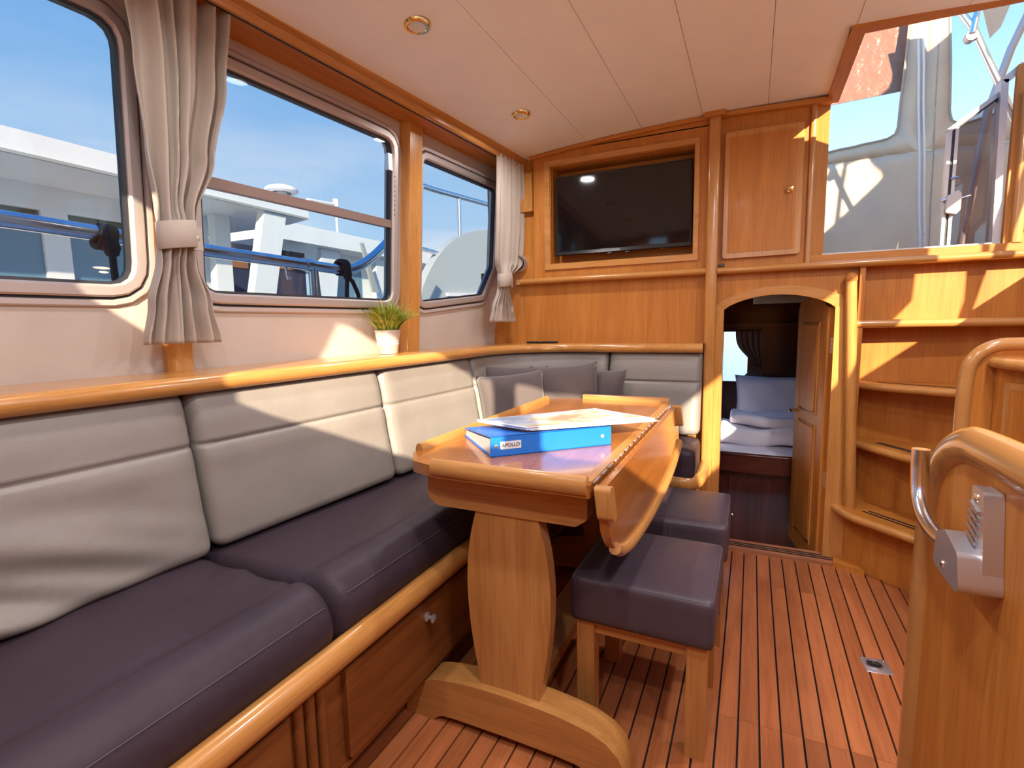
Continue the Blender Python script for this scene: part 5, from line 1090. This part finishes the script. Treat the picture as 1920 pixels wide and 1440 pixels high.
brl('lower_rail', [(2.36, 1.20), (2.36, 1.40), (2.40, 1.51), (2.50, 1.548), (2.62, 1.55), (2.78, 1.54)], 0.019)
# neighbouring boat
nb = thing('moored_motor_boat', 'white moored motor boat with a wide overhanging roof alongside', 'boat', (-6.5, 1.0, -0.5))
fin('roof', pxy(B(), [(-4.2, -4.0), (-4.2, 4.02), (-4.6, 4.12), (-9.0, 4.12), (-9.0, -4.0)], 2.225, 2.372), gelcoat, nb, 0.02)
boxo('roof_edge', -4.215, -4.19, -4.0, 4.0, 2.215, 2.235, grey, nb, 0)
NWX = -4.95
wz0, wz1 = 1.05, 2.07
wins = [(-3.9, -2.2), (-2.05, -0.2), (-0.05, 2.09), (2.26, 2.98)]
prev = -4.0
for i, (a, b) in enumerate(wins + [(3.42, 3.42)]):
    boxo('wall_post', NWX - 0.05, NWX, prev, a, wz0, wz1, gelcoat, nb, 0); prev = b
boxo('wall_top', NWX - 0.05, NWX, -4.0, 3.42, wz1, 2.225, gelcoat, nb, 0); boxo('wall_bottom', NWX - 0.05, NWX, -4.0, 3.42, 0.3, wz0, gelcoat, nb, 0)
for (a, b) in wins:
    f = boxo('window', NWX - 0.045, NWX - 0.03, a, b, wz0, wz1, glass_sky, nb, 0)
    for zz in (wz1 - 0.035,): boxo('frame_bar', NWX - 0.03, NWX + 0.012, a, b, zz, zz + 0.035, gelcoat, f, 0.003)
    boxo('blind', NWX - 0.03, NWX - 0.022, a + 0.02, b - 0.02, wz1 - 0.20, wz1 - 0.035, plain('olive_blind', (0.10, 0.10, 0.07), 0.6) if 'olive_blind' not in MATS else MATS['olive_blind'], f, 0)
boxo('door_frame', NWX - 0.04, NWX + 0.01, 3.02, 3.08, wz0, wz1, gelcoat, nb, 0.005)
def slant(name, y0, y1, z1, y0b, y1b, z0, x, mat, parent, th=0.10): return fin(name, pyz(B(), [(y0b, z0), (y1b, z0), (y1, z1), (y0, z1)], x - th, x), mat, parent, 0.01)
slant('roof_pillar', 3.50, 3.75, 2.225, 3.20, 3.44, 0.9, -4.22, gelcoat, nb); slant('roof_pillar', 3.36, 3.52, 2.225, 3.32, 3.50, 0.9, -4.75, gelcoat, nb)
boxo('gunwale', -4.3, -4.1, -4.0, 4.3, 0.55, 0.85, gelcoat, nb, 0.03); boxo('hull', -9.0, -4.15, -4.0, 4.3, -0.6, 0.6, gelcoat, nb, 0.05)
fin('handrail', tube(B(), [(-4.98 + 0.06, 3.25, 1.1), (-4.92, 3.25, 1.5), (-4.92, 3.25, 1.86)], 0.014, 8, up=(1, 0, 0)), grey, nb)
rd = thing('radar_dome', 'white radar dome on the roof of the moored boat', 'radar', (-4.55, 4.0, 2.452))
fin('dome', lathe(B(), [(0.0, 0.155), (0.08, 0.15), (0.15, 0.125), (0.17, 0.10), (0.165, 0.085), (0.10, 0.075)], 28, (-4.55, 4.0, 2.452), 'z', caps=False), gelcoat, rd); fin('bracket', lathe(B(), [(0.06, -0.08), (0.05, 0.08)], 16, (-4.55, 4.0, 2.452), 'z'), white, rd)
ma = thing('antenna_mast', 'thin white antenna mast with a horizontal arm', 'antenna', (-6.85, 7.2, 2.78)); fin('pole', tube(B(), [(-6.85, 7.2, 2.775), (-6.85, 7.2, 3.1), (-6.85, 7.2, 3.40)], 0.023, 8, up=(1, 0, 0)), white, ma); fin('arm', tube(B(), [(-6.85, 6.55, 3.25), (-6.85, 6.9, 3.27), (-6.85, 7.2, 3.30)], 0.034, 8), white, ma); fin('lamp', lathe(B(), [(0.055, 0.0), (0.055, 0.13)], 12, (-6.85, 7.2, 3.26), 'z'), white, ma)
b2 = thing('second_motor_boat', 'white motor boat moored beyond with raked cabin pillars and navy tent', 'boat', (-8.5, 8.0, -0.5))
fin('roof', pxy(B(), [(-6.7, 5.6), (-6.7, 12.0), (-10.5, 12.0), (-10.5, 5.6)], 2.50, 2.78), gelcoat, b2, 0.03)
boxo('hull', -10.5, -6.6, 4.5, 14.0, -0.6, 1.0, gelcoat, b2, 0.05)
for (a, c, w) in ((6.85, 6.55, 0.45), (8.3, 8.15, 0.28), (9.6, 9.5, 0.25)): slant('pillar', a, a + w, 2.5, c, c + w, 0.9, -6.9, gelcoat, b2)
wl2 = boxo('cabin_wall', -7.25, -7.2, 7.2, 12.0, 0.9, 2.5, gelcoat, b2, 0)
for (a, b) in ((7.45, 8.15), (8.5, 9.45), (9.85, 11.5)): boxo('window', -7.205, -7.185, a, b, 1.5, 2.3, glass_sky, b2, 0)
tn = boxo('cockpit_tent', -7.3, -7.22, 4.6, 6.75, 0.9, 2.42, navy, b2, 0)
for (a, b, c, d) in ((4.75, 5.05, 2.1, 2.3), (5.25, 5.6, 2.05, 2.3), (5.8, 6.1, 1.35, 2.15), (6.2, 6.5, 2.1, 2.32), (4.9, 5.3, 1.45, 1.6), (5.7, 6.4, 1.30, 1.38)): boxo('terracotta_patch', -7.225, -7.205, a, b, c, d, rust, tn, 0)
slant('wiper_mirror', 7.35, 7.43, 2.62, 7.62, 7.78, 1.75, -6.45, grey, b2, 0.04)
slant('davit', 8.75, 9.15, 2.42, 8.85, 9.25, 1.75, -6.45, grey, b2, 0.04)
wt = boxo('water', -80, 80, -60, 90, -0.75, -0.70, water, None, 0); struct(wt, 'harbour water')
qy = thing('far_shore', 'low wooded shoreline across the harbour', 'shore', (-60, 20, -0.7)); bm = B(); rnd = random.Random(2)
pts = [(-70 + 0.0, -60 + i * 3.0, 1.6 + 1.6 * rnd.random()) for i in range(50)]; bm2 = [(p[1], p[2]) for p in pts]
fin('tree_line', pyz(B(), [(-60, -0.7)] + bm2 + [(87, -0.7)], -72, -70), plain('tree_green', (0.10, 0.14, 0.07), 0.9), qy, 0)

for o in bpy.data.objects:
    for k in ('base', 'local'):
        if k in o: del o[k]
